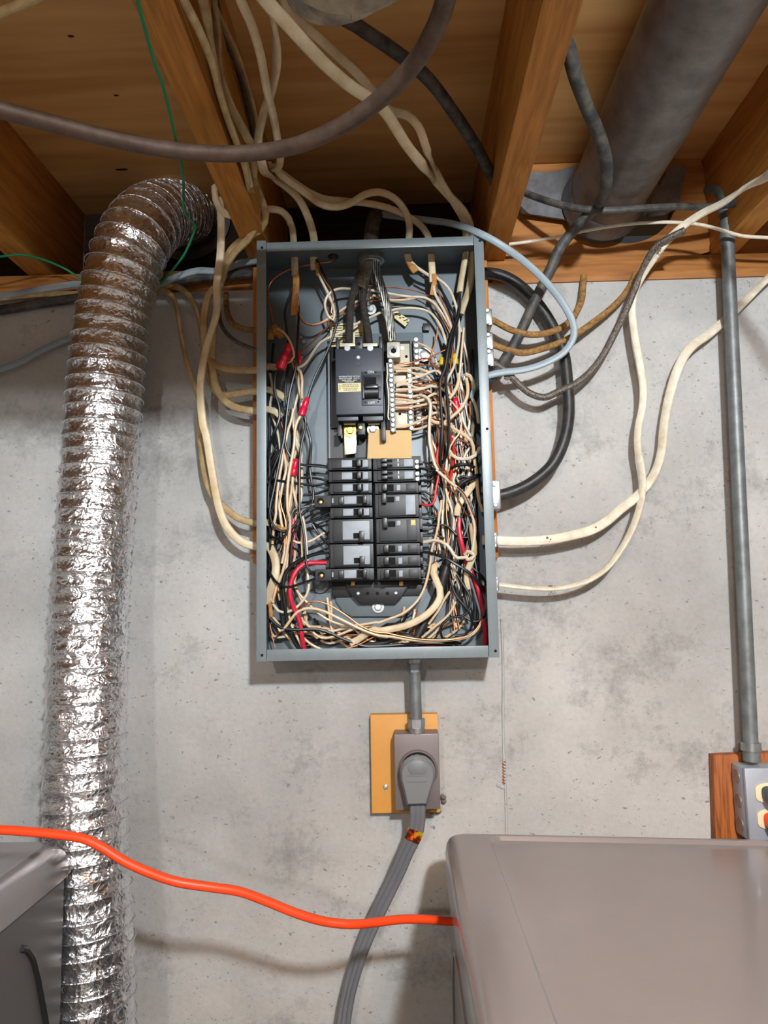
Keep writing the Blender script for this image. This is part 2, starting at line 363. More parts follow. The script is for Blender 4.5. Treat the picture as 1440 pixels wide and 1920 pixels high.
def copy(o, loc, parent=None):
    c = o.copy(); C.objects.link(c); WLOC[c.name] = np.array(loc, float); c.parent = parent
    c.location = np.array(loc)-(WLOC[parent.name] if parent else 0); return c
def textmesh(s, size, center, mat, parent, name='lettering', align='CENTER', rz=0, depth=.0002):
    cu = bpy.data.curves.new('text', 'FONT'); cu.body = s; cu.size = size; cu.align_x = align; cu.align_y = 'CENTER'; cu.extrude = depth; cu.resolution_u = 2
    t = bpy.data.objects.new('text', cu); C.objects.link(t)
    me = bpy.data.meshes.new_from_object(t.evaluated_get(bpy.context.evaluated_depsgraph_get()))
    bpy.data.objects.remove(t); mb = MB()
    c_, s_ = math.cos(rz), math.sin(rz)
    mb.add([(center[0]+v.co.x*c_-v.co.y*s_, center[1]-v.co.z, center[2]+v.co.x*s_+v.co.y*c_) for v in me.vertices], [tuple(p.vertices) for p in me.polygons])
    bpy.data.meshes.remove(me)
    return obj(name, mb, mat, parent)
def prof_ell(a, b, n=10): return [(a*math.cos(2*math.pi*i/n), b*math.sin(2*math.pi*i/n)) for i in range(n)]
def prof_flat(w, t):   # flat sheathed cable, half width and half thickness
    out = []
    for sx in (1, -1):
        for k in range(5):
            a = math.radians(-80+40*k); out.append((sx*(w-t)+sx*t*math.cos(a), sx*t*math.sin(a)))
    return out
def wire(name, label, mat, r, k, pts, group=None, cat='wire', step=.006, n=7, parent=None):
    return obj(name, MB().tube(spline(path(k, pts), step), r, n), mat, parent, label, cat, group)
def cable(name, label, mat, w, t, k, pts, tw=None, group=None, cat='cable', step=.008):
    return obj(name, MB().sweep(spline(path(k, pts), step), prof_flat(w, t), flat=True, tw=tw), mat, None, label, cat, group)
# ================================================================== the room
def struct(name, mb, mat, parent=None): return obj(name, mb, mat, parent, kind=None if parent else 'structure')
ZW = ZC+.540; ZJ = ZC+.587; ZS = ZC+.773
wall = struct('wall_back', MB().box(-2.6, 2.6, 0, .2, 0, ZW), CON)
struct('floor', MB().box(-2.6, 2.6, -4.6, .2, -.1, 0), FLOORM)
struct('wall_left', MB().box(-2.7, -2.6, -4.6, .2, 0, ZS), WALLP)
struct('wall_right', MB().box(2.6, 2.7, -4.6, .2, 0, ZS), WALLP)
struct('wall_front', MB().box(-2.7, 2.7, -4.7, -4.6, 0, ZS), WALLP)
ceil = struct('ceiling', MB().box(-2.7, 2.7, -4.7, .3, ZS, ZS+.02), PLY)
for k in range(-6, 6):
    xc = .1746+.4064*k
    if -2.6 < xc < 2.6: obj('joist', MB().box(xc-.0207, xc+.0207, -4.58, .14, ZJ, ZS, .002), JOIST, ceil)
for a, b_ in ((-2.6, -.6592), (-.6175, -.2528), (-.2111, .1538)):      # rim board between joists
    obj('rim_board', MB().box(a, b_, .142, .18, ZJ, ZS), RIMSHADE_KNOT, ceil)
# right bay: blocking board with the round opening for the flue
xb0, xb1 = .1955, .5601
HC = U(1172, 372, .02)
def plate_with_hole(x0, x1, z0, z1, y0, y1, cx, cz, rx, rz, n=40):
    mb = MB(); vs = []; fs = []
    for j in range(n):
        a = 2*math.pi*j/n; c, s_ = math.cos(a), math.sin(a)
        k = min((x1-cx)/c if c > 1e-6 else 9, (x0-cx)/c if c < -1e-6 else 9, (z1-cz)/s_ if s_ > 1e-6 else 9, (z0-cz)/s_ if s_ < -1e-6 else 9)
        for y in (y0, y1):
            vs.append((cx+rx*c, y, cz+rz*s_)); vs.append((cx+k*c, y, cz+k*s_))
    for j in range(n):
        a = 4*j; b_ = 4*((j+1) % n)
        fs += [(a, a+1, b_+1, b_), (a+2, b_+2, b_+3, a+3), (a, b_, b_+2, a+2), (a+1, a+3, b_+3, b_+1)]
    return mb.add(vs, fs)
obj('blocking_board', plate_with_hole(xb0, xb1, ZJ, ZS-.002, .02, .055, HC[0], HC[2], .09, .085), RIM, ceil)
obj('blocking_board', MB().box(.602, 2.6, .06, .10, ZJ, ZS), RIM, ceil)
obj('sill_plate', MB().box(-2.6, 2.6, .012, .14, ZW, ZJ-.001, .002), RIM, wall)
obj('sill_plate', MB().box(.17, 2.6, -.004, .011, ZW-.004, ZW+.012, .002), RIM, wall, label='thin pale wood strip along the wall top')
# form seam and blemishes of the poured wall
P = [U(940+9*t+1.2*math.sin(9*t), 1160+420*t, -.0005) for t in np.linspace(0, 1, 40)]
obj('form_seam', MB().sweep(P, prof_ell(.0022, .0020, 6)), CON, wall)
P = [U(945+2.2*math.sin(k*1.1), 1428+1.0*k, -.0012-.0012*math.cos(k*1.1)) for k in range(44)]
obj('tie_stub', MB().tube(P, .0012, 6), BOARD2, wall, label='rusty twisted tie stub in the wall seam')
mb = MB()
for x, y, r in ((936, 1472, 5), (942, 1476, 4), (934, 1470, 3)): mb.ball(U(x, y, -.001), r*.0008, sc=(1.3, .4, 1))
obj('mortar_lump', mb, CON, wall)
for x, y, a, b_ in ((133, 68, .0045, .0022), (218, 179, .004, .002), (228, 318, .012, .003), (1215, 120, .006, .003)):
    c = UZ(x, y, ZS-ZC-.0004); obj('plywood_knot', MB().lathe(c, (0, 0, -1), [(0, 1), (.0004, .7)], 14), RIMSHADE_KNOT, ceil)
    k_ = bpy.data.objects[[o.name for o in bpy.data.objects if o.name.startswith('plywood_knot')][-1]]
    for v in k_.data.vertices: v.co.x *= a; v.co.y *= b_
# ------------------------------------------------------------------ panel backing board
x0 = U(476, 800, -.009)[0]; x1 = U(924, 800, -.009)[0]; bz0 = U(700, 1051, -.018)[2]; bz1 = U(916, 488, -.018)[2]
obj('backing_board', MB().box(x0, x1, -.019, -.0005, bz0, bz1, .0015), BOARD, None, 'tall orange-brown wooden backing board behind the open grey panel', 'board')
# ================================================================== panel enclosure
X0 = -.2196; X1 = X0+.362; Z1 = ZC+.566; Z0 = Z1-.658; YF = -.115; YB = -.0195; tk = .0016
panel = thing('electrical_panel', (X0+.181, YB, Z0), 'open grey metal breaker panel box with its cover removed, on the concrete wall', 'electrical panel')
obj('back_plate', MB().box(X0, X1, YB-tk, YB, Z0, Z1), ENCLIN, panel)
obj('side_plate', MB().box(X0, X0+tk, YF, YB, Z0, Z1), ENCLIN, panel)
obj('side_plate', MB().box(X1-tk, X1, YF, YB, Z0, Z1), ENCLIN, panel)
obj('top_plate', MB().box(X0, X1, YF, YB, Z1-tk, Z1), ENCLIN, panel)
obj('bottom_plate', MB().box(X0, X1, YF, YB, Z0, Z0+tk), ENCL, panel)
fw = .0152
for a, b_ in ((X0, X0+fw), (X1-fw, X1)):
    fl = obj('front_flange', MB().box(a, b_, YF-.0016, YF+.0006, Z0-.001, Z1+.004, .0006), ENCL, panel)
    for zz in (Z0+.0085, Z1-.008)+((Z0+.345,) if a > 0 else ()):
        xh = (a+b_)/2+(.001 if a < 0 else .002)
        obj('screw_hole', MB().cyl((xh, YF-.0019, zz), (xh, YF-.001, zz), .0022, 12), DARK, fl)
obj('front_flange', MB().box(X0+fw+.0006, X1-fw-.0006, YF-.0012, YF+.0008, Z1-.0145, Z1+.0005, .0006), ENCL, panel)
obj('front_flange', MB().box(X0+fw+.0006, X1-fw-.0006, YF-.0012, YF+.0008, Z0-.0005, Z0+.0165, .0006), ENCL, panel)
# knock-outs on the bottom plate
for px, r in ((640, .011), (690, .014), (860, .012)):
    c = U(px, 1262, -.06); obj('knockout', MB().lathe((c[0], c[1], Z0-.0008), (0, 0, 1), [(0, r), (.0004, r+.0006), (.001, r+.001)], 24), ENCL, panel)
# raised interior pan with its turned-up edges
def rect(k, u0, v0, u1, v1, Y):
    """width-true rectangle from a crop rectangle: x0, x1, z0, z1"""
    um, vm = (u0+u1)/2, (v0+v1)/2
    return k.w(u0, vm, Y)[0], k.w(u1, vm, Y)[0], k.w(um, v1, Y)[2], k.w(um, v0, Y)[2]
def rbox(name, k, u0, v0, u1, v1, yf, yb, mat, parent=None, bev=.0006, **kw):
    a, b_, c, d = rect(k, u0, v0, u1, v1, yf)
    return obj(name, MB().box(a, b_, yf, yb, c, d, bev), mat, parent, **kw)
def rprism(name, k, poly, yf, yb, mat, parent=None, bev=0, **kw):
    return obj(name, MB().prism([k.w(u, v, yf) for u, v in poly], yb-yf, bev), mat, parent, **kw)
rbox('raised_pan', PX, 617, 625, 800, 1096, -.030, -.021, ENCLIN, panel, .001)
rprism('raised_pan', PX, [(625, 1090), (630, 1128), (644, 1148), (660, 1156), (766, 1156), (782, 1146), (790, 1120), (790, 1090)], -.0295, -.021, ENCLIN, panel, .001)
obj('pan_edge', MB().box(*[rect(PX, 616, 640, 619, 860, -.042)[i] for i in (0, 1)], -.046, -.021, *rect(PX, 616, 640, 619, 860, -.042)[2:]), ENCLIN, panel)
def bolt(px, py, Y, r, parent, mat=SCREWM, name='hex_bolt', washer=True, slot=False, k=PX, label=None):
    c = k.w(px, py, Y); mb = MB()
    if washer: mb.lathe((c[0], Y+.003, c[2]), (0, -1, 0), [(0, r*1.6), (.0015, r*1.6), (.0016, r)], 20)
    if slot:
        mb.lathe((c[0], Y+.002, c[2]), (0, -1, 0), [(0, r), (.0018, r), (.0026, r*.7)], 16)
        mb.box(c[0]-r*.75, c[0]+r*.75, Y-.0009, Y, c[2]-r*.12, c[2]+r*.12)
    else: mb.lathe((c[0], Y+.0015, c[2]), (0, -1, 0), [(0, r), (.004, r), (.0046, r*.85)], 6)
    return obj(name, mb, mat, parent, label)
bolt(695, 579, -.034, .006, panel); bolt(709, 1138, -.034, .006, panel)
bolt(564, 632, -.026, .003, panel, slot=True, name='screw', washer=False); bolt(569, 640, -.026, .0036, panel, slot=True, name='screw', washer=False)
bolt(795, 664, -.04, .0075, panel, slot=True, name='ground_screw', washer=True)
rbox('bent_tab', PX, 793, 606, 806, 619, -.032, -.03, BAKE, panel, .0005)
bolt(600, 1095, -.03, .009, panel, mat=ENCLIN)
# stickers on the back plate
s1 = rbox('sticker', PX, 619, 606, 681, 655, -.0312, -.0305, CREAM, panel, 0)
mb = MB()
for i in range(10):
    xa, xb, za, zb = rect(PX, 623, 610+i*4.4, 650+random.uniform(-14, 20), 611.6+i*4.4, -.0314); mb.box(xa, xb, -.0314, -.0312, za, zb)
    if i > 2:
        xa, xb, za, zb = rect(PX, 666, 610+i*4.4, 679, 611.6+i*4.4, -.0314); mb.box(xa, xb, -.0314, -.0312, za, zb)
obj('print_lines', mb, INK, s1)
s2 = rprism('sticker', B, [(285, 935), (330, 920), (468, 1020), (420, 1095), (300, 1000)], -.0312, -.0305, CREAM, panel)
mb = MB()
for i, (u, v) in enumerate(((305, 945), (345, 962), (350, 990), (385, 985), (400, 1020), (425, 1012), (430, 1040))):
    xa, xb, za, zb = rect(B, u, v, u+24, v+12, -.0315); mb.box(xa, xb, -.0315, -.0312, za, zb)
obj('print_lines', mb, INK, s2)
# hub for the service cable in the top plate, small dark grommet beside it
c = U(697, 486, -.066)
obj('cable_hub', MB().lathe((c[0]-.001, -.066, Z1-.016), (0, 0, 1), [(0, .0175), (.001, .0185), (.004, .0185), (.0045, .022), (.009, .022), (.0095, .019), (.026, .019), (.0265, .0165), (.03, .0165)], 28), ZINC, panel)
c = U(625, 474, -.068); obj('grommet', MB().lathe((c[0], -.068, Z1-.006), (0, 0, 1), [(0, .006), (.002, .0085), (.008, .0085), (.012, .006)], 20), BAKE, panel)
# ================================================================== main breaker
mp = MBK.w(480, 560, -.09)
main = thing('main_breaker', (mp[0], -.03, mp[2]), 'large black main circuit breaker with one wide toggle in the middle of the panel', 'circuit breaker')
rbox('base', MBK, 130, 120, 800, 1120, -.048, -.031, BAKE, main, .001)
rbox('case', MBK, 190, 150, 775, 960, -.094, -.048, MAINB, main, .0015)
rbox('lower_step', MBK, 215, 962, 470, 1040, -.084, -.048, MAINB, main, .001)
rbox('lower_step', MBK, 525, 962, 775, 1040, -.084, -.048, MAINB, main, .001)
for u0, u1, v0, v1 in ((195, 228, 20, 160), (722, 765, 5, 165), (430, 525, 5, 175), (212, 262, 1090, 1230), (462, 552, 1070, 1210), (748, 806, 1050, 1280)):
    rbox('barrier', MBK, u0, v0, u1, v1, -.082, -.046, BAKE, main, .0008)
for u0, u1 in ((240, 432), (528, 706)):
    lg = rbox('line_terminal', MBK, u0, 86, u1, 128, -.090, -.052, TINPLATE, main, .0008)
    c = MBK.w((u0+u1)/2, 150, -.0935); obj('terminal_notch', MB().lathe((c[0], -.0948, c[2]), (0, 1, 0), [(0, .0048), (.002, .0048)], 18), ZINC, lg)
bolt(470, 262, -.0945, .0033, main, slot=True, name='screw', washer=False, k=MBK)
c = MBK.w(470, 340, -.0943); obj('rivet', MB().lathe((c[0], -.0938, c[2]), (0, -1, 0), [(0, .0036), (.0008, .0033)], 16), BAKE, main)
c = MBK.w(490, 905, -.0943); obj('rivet', MB().lathe((c[0], -.0938, c[2]), (0, -1, 0), [(0, .0028), (.0008, .0025)], 16), MAINB, main)
c = MBK.w(475, 95, -.083); obj('barrier_hole', MB().cyl((c[0], -.0826, c[2]), (c[0], -.08, c[2]), .0028, 14), DARK, main)
tg = rbox('toggle_frame', MBK, 508, 432, 762, 852, -.0955, -.09, MAINB, main, .0008)
rbox('toggle_slot', MBK, 522, 480, 752, 780, -.0962, -.0945, BAKE, tg, .0004)
rbox('slot_cavity', MBK, 545, 505, 690, 590, -.0968, -.095, DARK, tg, 0)
# rounded rocker: half-cylinder bulge with a thumb bar
a, b_, zc0, zc1 = rect(MBK, 545, 590, 715, 770, -.098)
mb = MB(); zc = (zc0+zc1)/2; hr = (zc1-zc0)/2
prof = [(zc+hr*math.cos(t), -.096-.007*math.sin(t)) for t in np.linspace(0, math.pi, 14)]
vs = [(x, y, z) for x in (a, b_) for z, y in prof]; n = len(prof)
mb.add(vs, [(i, i+1, n+i+1, n+i) for i in range(n-1)]+[tuple(range(n)), tuple(range(n, 2*n))[::-1]])
hd = obj('toggle_handle', mb, TOGG, main)
rbox('thumb_bar', MBK, 548, 590, 712, 640, -.108, -.099, TOGG, main, .0015)
for u0, u1 in ((515, 546), (714, 748)): rbox('toggle_cheek', MBK, u0, 610, u1, 770, -.1005, -.094, MAINB, tg, .0015)
def mtext(s_, k, u, v, Y, size, par, mat=WPRINT, **kw):
    c = k.w(u, v, Y); return textmesh(s_, size, (c[0], Y, c[2]), mat, par, **kw)
mtext('ON', MBK, 622, 444, -.0957, .0062, main); mtext('OFF', MBK, 632, 823, -.0957, .0064, main)
for u, v in ((562, 450), (684, 443), (556, 815), (716, 808)):
    c = MBK.w(u, v, -.0957); obj('dimple', MB().cyl((c[0], -.0958, c[2]), (c[0], -.095, c[2]), .0013, 10), DARK, tg)
lb = rprism('rating_label', MBK, [(220, 490), (495, 484), (500, 572), (222, 580)], -.0944, -.0938, INK, main)
for i, (s_, v) in enumerate((('INTERRUPTING RATING', 498), ('RMS SYM AMPS   VOLTS', 522), ('10000 AMPS  240 V', 545), ('TYPE MAIN', 563))): mtext(s_, MBK, 360, v, -.0946, .0031, lb)
lb = rprism('rating_label', MBK, [(222, 580), (500, 574), (503, 680), (226, 688)], -.0944, -.0938, CREAM, main, label='cream printed label')
for i, (s_, v) in enumerate((('TEMP RATED CU-AL', 597), ('WIRE SIZE AWG 4-250', 618), ('TORQUE 250 LB-IN', 642), ('LINE AND LOAD', 664))): mtext(s_, MBK, 370, v, -.0946, .0029, lb, INK)
mtext('HACR', MBK, 245, 632, -.0946, .003, lb, INK, rz=math.pi/2)
# lower straps
st = rprism('bus_strap', MBK, [(290, 1110), (440, 1110), (455, 1230), (440, 1440), (300, 1460)], -.058, -.054, BUSM, main, .0006, label='bright tinned strap')
bolt(370, 1160, -.062, .0062, main, mat=BRASS, k=MBK); bolt(650, 1142, -.0665, .006, main, mat=SCREWM, k=MBK); bolt(500, 1122, -.0835, .0038, main, mat=BRASS, slot=True, washer=False, k=MBK, name='screw')
for u0, u1 in ((290, 440), (590, 735)):
    rbox('load_terminal', MBK, u0, 1030, u1, 1090, -.072, -.05, SHADEBRASS, main, .0008)
# black base behind the lower terminals
rprism('bus_base', PX, [(617, 800), (700, 800), (700, 880), (617, 880)], -.04, -.03, BAKE, panel)
# tan insulating sheet
sh = rprism('insulating_sheet', D, [(8, 690), (145, 690), (145, 812), (200, 812), (200, 700), (490, 700), (492, 1015), (-8, 1020)], -.0655, -.0647, TAN, None,
            label='tan fibre insulating sheet bolted below the main breaker', cat='insulating sheet')
# ================================================================== neutral bar
nb = MBK.w(980, 700, -.06); neutral = thing('neutral_bar', (nb[0], -.03, nb[2]), 'tinned neutral bar with two columns of screws right of the main breaker', 'terminal bar')
rbox('base', MBK, 800, 60, 1120, 1160, -.048, -.031, BAKE, neutral, .001)
pl = rbox('plate', MBK, 905, 95, 1110, 1150, -.056, -.048, TINPLATE, neutral, .0008)
for u, v, r in ((1010, 148, .0035), (1060, 252, .0024), (980, 955, .0024), (995, 625, .002), (980, 1030, .003)):
    c = MBK.w(u, v, -.0562); obj('hole', MB().cyl((c[0], -.0565, c[2]), (c[0], -.055, c[2]), r, 14), DARK if r < .003 else ZINC, pl)
lug = rbox('lug', MBK, 820, 72, 985, 265, -.082, -.052, TINPLATE, neutral, .002)
c = MBK.w(903, 178, -.083)
obj('lug_screw', MB().lathe((c[0], -.0815, c[2]), (0, -1, 0), [(0, .0095), (.0022, .0095), (.0026, .0062), (.0008, .0055)], 24), SCREWM, lug)
obj('hex_socket', MB().cyl((c[0], -.0835, c[2]), (c[0], -.0825, c[2]), .005, 6), DARK, lug)
def screwcol(u0, v0, u1, v1, n, w, yf, par):
    p0 = MBK.w(u0, v0, yf); p1 = MBK.w(u1, v1, yf)
    obj('bar', MB().sweep([p0+(p0-p1)*.02, p1+(p1-p0)*.02], [(-w, -.004), (w, -.004), (w, .004), (-w, .004)], flat=True), BARM, par)
    first = None
    for i in range(n):
        q = p0+(p1-p0)*i/(n-1)+np.array([random.uniform(-.0006, .0006), 0, 0])
        if first is None:
            mb = MB(); h_ = .44*np.linalg.norm(p1-p0)/(n-1); mb.lathe((q[0], yf-.003, q[2]), (0, -1, 0), [(0, h_), (.003, h_), (.0042, h_*.75), (.0042, h_*.3), (.0034, h_*.2)], 12)
            first = obj('terminal_screw', mb, SCREWM, par); off = WLOC[first.name]-q
        else: copy(first, q+off, par)
screwcol(868, 320, 900, 1165, 15, .0042, -.07, neutral)
screwcol(1098, 440, 1122, 1140, 12, .0042, -.063, neutral)
gb = MBK.w(1180, 500, -.04); gbar = thing('ground_bar', (gb[0], -.03, gb[2]), 'short bare ground bar screwed to the panel back, rightmost terminal bar', 'terminal bar')
rbox('base', MBK, 1150, 40, 1225, 1090, -.036, -.031, TINPLATE, gbar, .0008)
screwcol(1178, 60, 1215, 1080, 15, .0045, -.044, gbar)
# insulating strip left of the neutral screws
obj('insulator_strip', MB().sweep([MBK.w(u, v, -.074) for u, v in ((822, 345), (828, 470), (822, 560), (838, 680), (845, 840), (836, 1000), (850, 1040))], [(-.0009, -.006), (.0009, -.006), (.0009, .006), (-.0009, .006)], flat=True), TINPLATE, neutral)
# ================================================================== branch breakers
rbox('bus_base', BR, 215, 40, 1270, 1440, -.044, -.031, BAKE, panel, .001)
fb = rprism('bus_foot', BR, [(400, 1440), (1110, 1440), (1110, 1510), (1030, 1630), (970, 1690), (560, 1690), (500, 1630), (410, 1520)], -.043, -.030, BAKE, panel, .0012)
rbox('bus_foot', BR, 250, 1430, 1270, 1610, -.034, -.030, BAKE, panel, .001)
for u, v in ((550, 1575), (975, 1570)): bolt(u, v, -.044, .0032, fb, mat=ZINC, slot=True, washer=False, k=BR, name='screw')
for u in (655, 765, 878):
    c = BR.w(u, 1575, -.0436); obj('hole', MB().cyl((c[0], -.0437, c[2]), (c[0], -.0425, c[2]), .0028, 12), DARK, fb)
for u in (490, 1033): rbox('bus_tab', BR, u-22, 1435, u+22, 1490, -.046, -.042, BRASS, panel, .0005)
def brk(u0, v0, u1, v1, label, side, style):
    """one breaker; side -1 = left column (wires at its left), +1 = right column"""
    yb, yf = -.045, -.079
    a, b_, z0, z1 = rect(BR, u0, v0, u1, v1, yf); w = b_-a; h = z1-z0
    g = .0006; z0 += g; z1 -= g
    t = thing('circuit_breaker', ((a+b_)/2, yb, (z0+z1)/2), label, 'circuit breaker', 'branch breakers in two columns')
    obj('case', MB().box(a, b_, yf, yb, z0, z1, .0008), BRK, t)
    def sub(name, f0, f1, g0, g1, y0, y1, mat, par=t, bev=.0004):
        """fractions along the width (from the left) and the height (from the top)"""
        return obj(name, MB().box(a+w*f0, a+w*f1, y0, y1, z1-(z1-z0)*g1, z1-(z1-z0)*g0, bev), mat, par)
    mir = (lambda f: f) if side < 0 else (lambda f: 1-f)
    def msub(name, f0, f1, *r, **k): p, q = sorted((mir(f0), mir(f1))); return sub(name, p, q, *r, **k)
    if style == 'single':
        msub('face', .09, .93, .10, .90, -.083, -.078, BRKF)
        msub('rating_label', .31, .55, .14, .80, -.0835, -.0825, BRKL); msub('face_plate', .80, .92, .14, .80, -.0835, -.0825, BRKL)
        msub('handle_slot', .56, .79, .16, .82, -.0834, -.0825, DARK, bev=0)
        hm = .71 if side < 0 else .74
        msub('handle', hm-.05, hm+.05, .16, .84, -.0925, -.083, BRKH, bev=.001)
    elif style == 'single_right':
        sub('face', .08, .96, .10, .90, -.083, -.078, BRKF)
        sub('handle_slot', .27, .43, .18, .82, -.0834, -.0825, DARK, bev=0)
        sub('handle', .17, .285, .16, .86, -.0925, -.083, BRKH, bev=.001)
        sub('rating_label', .50, .585, .22, .76, -.0835, -.0825, BRKL); sub('face_plate', .72, .94, .14, .82, -.0835, -.0825, BRKF)
        sub('edge_plate', .735, .925, .24, .72, -.0838, -.083, BRK)
        c = (a+w*.59, -.0836, (z0+z1)/2); 
    elif style == 'tandem':
        sub('face', .10, .96, .10, .88, -.083, -.078, BRKF)
        for q in (.08, .52):
            sub('handle', .20, .34, q, q+.36, -.0915, -.083, BRKH, bev=.001); sub('handle_slot', .34, .46, q+.08, q+.32, -.0834, -.0825, DARK, bev=0)
        sub('rating_label', .735, .95, .14, .80, -.0835, -.0825, BRKL)
        for q in (.22, .62): sub('print_mark', .585, .61, q-.1, q+.14, -.0835, -.0828, WPRINT, bev=0)
    elif style == 'double':
        sub('face', .09, .95, .05, .95, -.083, -.078, BRKF)
        sub('face_plate', .31, .92, .09, .88, -.0836, -.0825, BRKL)
        sub('handle_slot', .55, .68, .60, .84, -.084, -.083, DARK, bev=0); sub('handle', .69, .80, .54, 1.0, -.094, -.083, BRKH, bev=.001)
    elif style == 'double_right':
        sub('face', .08, .93, .04, .94, -.083, -.078, BRKF)
        sub('face_plate', .70, .92, .06, .90, -.0836, -.0825, BRKL if 'yellow' not in label else BRK); sub('handle', .16, .26, -.01, .42, -.094, -.083, BRKH, bev=.001)
        sub('handle_slot', .27, .44, .12, .36, -.0836, -.0825, DARK, bev=0); sub('rating_label', .47, .56, .10, .30, -.0835, -.0825, BRKL)
        if 'yellow' in label: sub('yellow_sticker', .80, .90, .08, .30, -.0842, -.083, YSTICK, bev=0)
    elif style == 'eared':
        f = lambda u: (u-u0)/(u1-u0)
        sub('face', f(250), f(680), .08, .92, -.083, -.078, BRKF)
        sub('rating_label', f(395), f(530), .14, .82, -.0836, -.0825, BRKL)
        sub('test_button', f(330), f(385), .2, .84, -.0855, -.083, BRKH); sub('handle_slot', f(540), f(600), .16, .82, -.0836, -.0825, DARK, bev=0)
        sub('handle', f(605), f(650), .14, .86, -.092, -.083, BRKH, bev=.001); sub('print_mark', f(258), f(275), .3, .7, -.0835, -.0828, BRKL, bev=0)
        hx = a+w*f((u0+70)); zc = (z0+z1)/2
        obj('terminal_hole', MB().lathe((hx, -.0794, zc), (0, 1, 0), [(0, .0056), (.001, .005), (.002, .004)], 18), DARK, t)
        obj('terminal_screw', MB().lathe((hx, -.0785, zc-.0016), (0, -1, 0), [(0, .0034), (.0016, .0034), (.002, .0026)], 14), BRASS, t)
    if style in ('single', 'double'):
        for q in ((.5,) if style == 'single' else (.28, .72)): sub('wire_clamp', -.045, .0, q-.26, q+.26, -.066, -.05, BAKE)
    if style in ('single_right', 'double_right'):
        for q in ((.5,) if style == 'single_right' else (.28, .72)): sub('wire_clamp', 1.0, 1.07, q-.3, q+.3, -.066, -.05, BAKE)
    if style == 'tandem':
        sub('terminal_block', 1.0, 1.10, .02, .98, -.07, -.05, BRK)
        for q in (.28, .76):
            zz = z1-(z1-z0)*q; obj('terminal_screw', MB().lathe((b_+w*.045, -.069, zz), (0, -1, 0), [(0, .0037), (.004, .0037), (.005, .0028)], 14), SCREWM, t)
        for q in (.15, .55): sub('wire_clamp', 1.10, 1.2, q, q+.25, -.066, -.052, BAKE)
    return t
LC = [(215, 60, 700, 188, 'first (topmost)', 'single'), (218, 198, 702, 322, 'second', 'single'), (228, 330, 705, 458, 'third', 'single'),
      (55, 466, 705, 602, None, 'eared'), (235, 608, 712, 730, 'fifth', 'single'), (225, 738, 718, 1010, None, 'double'), (235, 1016, 722, 1288, None, 'double'), (65, 1294, 728, 1432, None, 'eared')]
LL = {3: 'narrow black breaker with a screw-hole ear, the upper eared one, left column', 7: 'narrow black breaker with a screw-hole ear, bottom of the left column',
      5: 'double-height black breaker, the upper of two in the left column', 6: 'double-height black breaker above the bottom left one, beside the red wire'}
for i, (u0, v0, u1, v1, n, st) in enumerate(LC):
    brk(u0, v0, u1, v1, LL.get(i) or f'narrow black single-pole breaker, {n} from the top of the left column', -1, st)
RC = [(716, 52, 1190, 184, 'tandem', 'tandem breaker with two small handles, topmost of the right column'), (720, 188, 1196, 322, 'tandem', 'tandem breaker with two small handles, second of the right column'),
      (738, 328, 1226, 454, 'single_right', 'narrow black single-pole breaker just below the two tandem breakers'), (740, 458, 1232, 724, 'double_right', 'double-height black breaker with grey plate, upper of two in the right column'),
      (752, 730, 1244, 1006, 'double_right', 'double-height black breaker with yellow sticker, right column'), (756, 1010, 1244, 1140, 'single_right', 'narrow single-pole breaker right below the one with a yellow sticker'),
      (758, 1146, 1248, 1280, 'single_right', 'narrow single-pole breaker, second from the bottom of the right column'), (762, 1286, 1256, 1424, 'single_right', 'narrow single-pole breaker at the bottom of the right column')]
for u0, v0, u1, v1, st, lab in RC: brk(u0, v0, u1, v1, 'black '+lab if not 'black' in lab else lab, 1, st)
# ================================================================== foil dryer duct
def ductpath():
    pts = [(352, 402, -16), (340, 400, -9), (312, 402, -2), (282, 414, 4.5), (256, 445, 8.2), (233, 500, 9.5), (213, 590, 9.5), (201, 690, 9.5), (193, 790, 9.7), (186, 900, 10.2), (177, 1000, 10.8), (170, 1100, 11.4), (166, 1200, 12),
           (163, 1300, 12.8), (160, 1400, 13.4), (159, 1500, 14), (163, 1600, 14.2), (168, 1700, 14.4), (172, 1800, 14.4), (172, 1920, 14.4), (172, 2100, 14.4)]
    return [U(x, y, -z/100) for x, y, z in pts]
DP = spline(ductpath(), .0028); PP, FRM = frames(DP)
cum = np.concatenate([[0], np.cumsum([np.linalg.norm(PP[i+1]-PP[i]) for i in range(len(PP)-1)])])
NR = 108; RD = .0585; PITCH = .0235; vs = []; fs = []; ribs = []
rib_pts = []
for i, p in enumerate(PP):
    a, b_, t = FRM[i]
    for j in range(NR):
        th = 2*math.pi*j/NR; d = a*math.cos(th)+b_*math.sin(th)
        ph = ((cum[i]/PITCH+.04*math.sin(th)) % 1.0)
        r = RD*(1-.055*math.sin(math.pi*ph)**.6)
        q = Vector(p+d*RD)
        cr = noise.ridged_multi_fractal(q*38+Vector((0, 0, q.z*14)), .9, 2.1, 4, 1.0, 2.0)
        amp = .0026*min(1, math.sin(math.pi*ph)*2.2)
        r += amp*(cr-.9)*.8+.0022*noise.noise(q*22)
        vs.append(p+d*r)
for i in range(len(PP)-1):
    for j in range(NR): fs.append((i*NR+j, i*NR+(j+1) % NR, (i+1)*NR+(j+1) % NR, (i+1)*NR+j))
bp = U(172, 1920, -.144)
duct = thing('foil_duct', (bp[0], bp[1], bp[2]), 'crinkled silver foil dryer duct hanging down the left of the wall', 'duct')
obj('foil_sleeve', MB().add(vs, fs), FOIL, duct, sharp=180)
hel = []; nn = int(cum[-1]/PITCH)
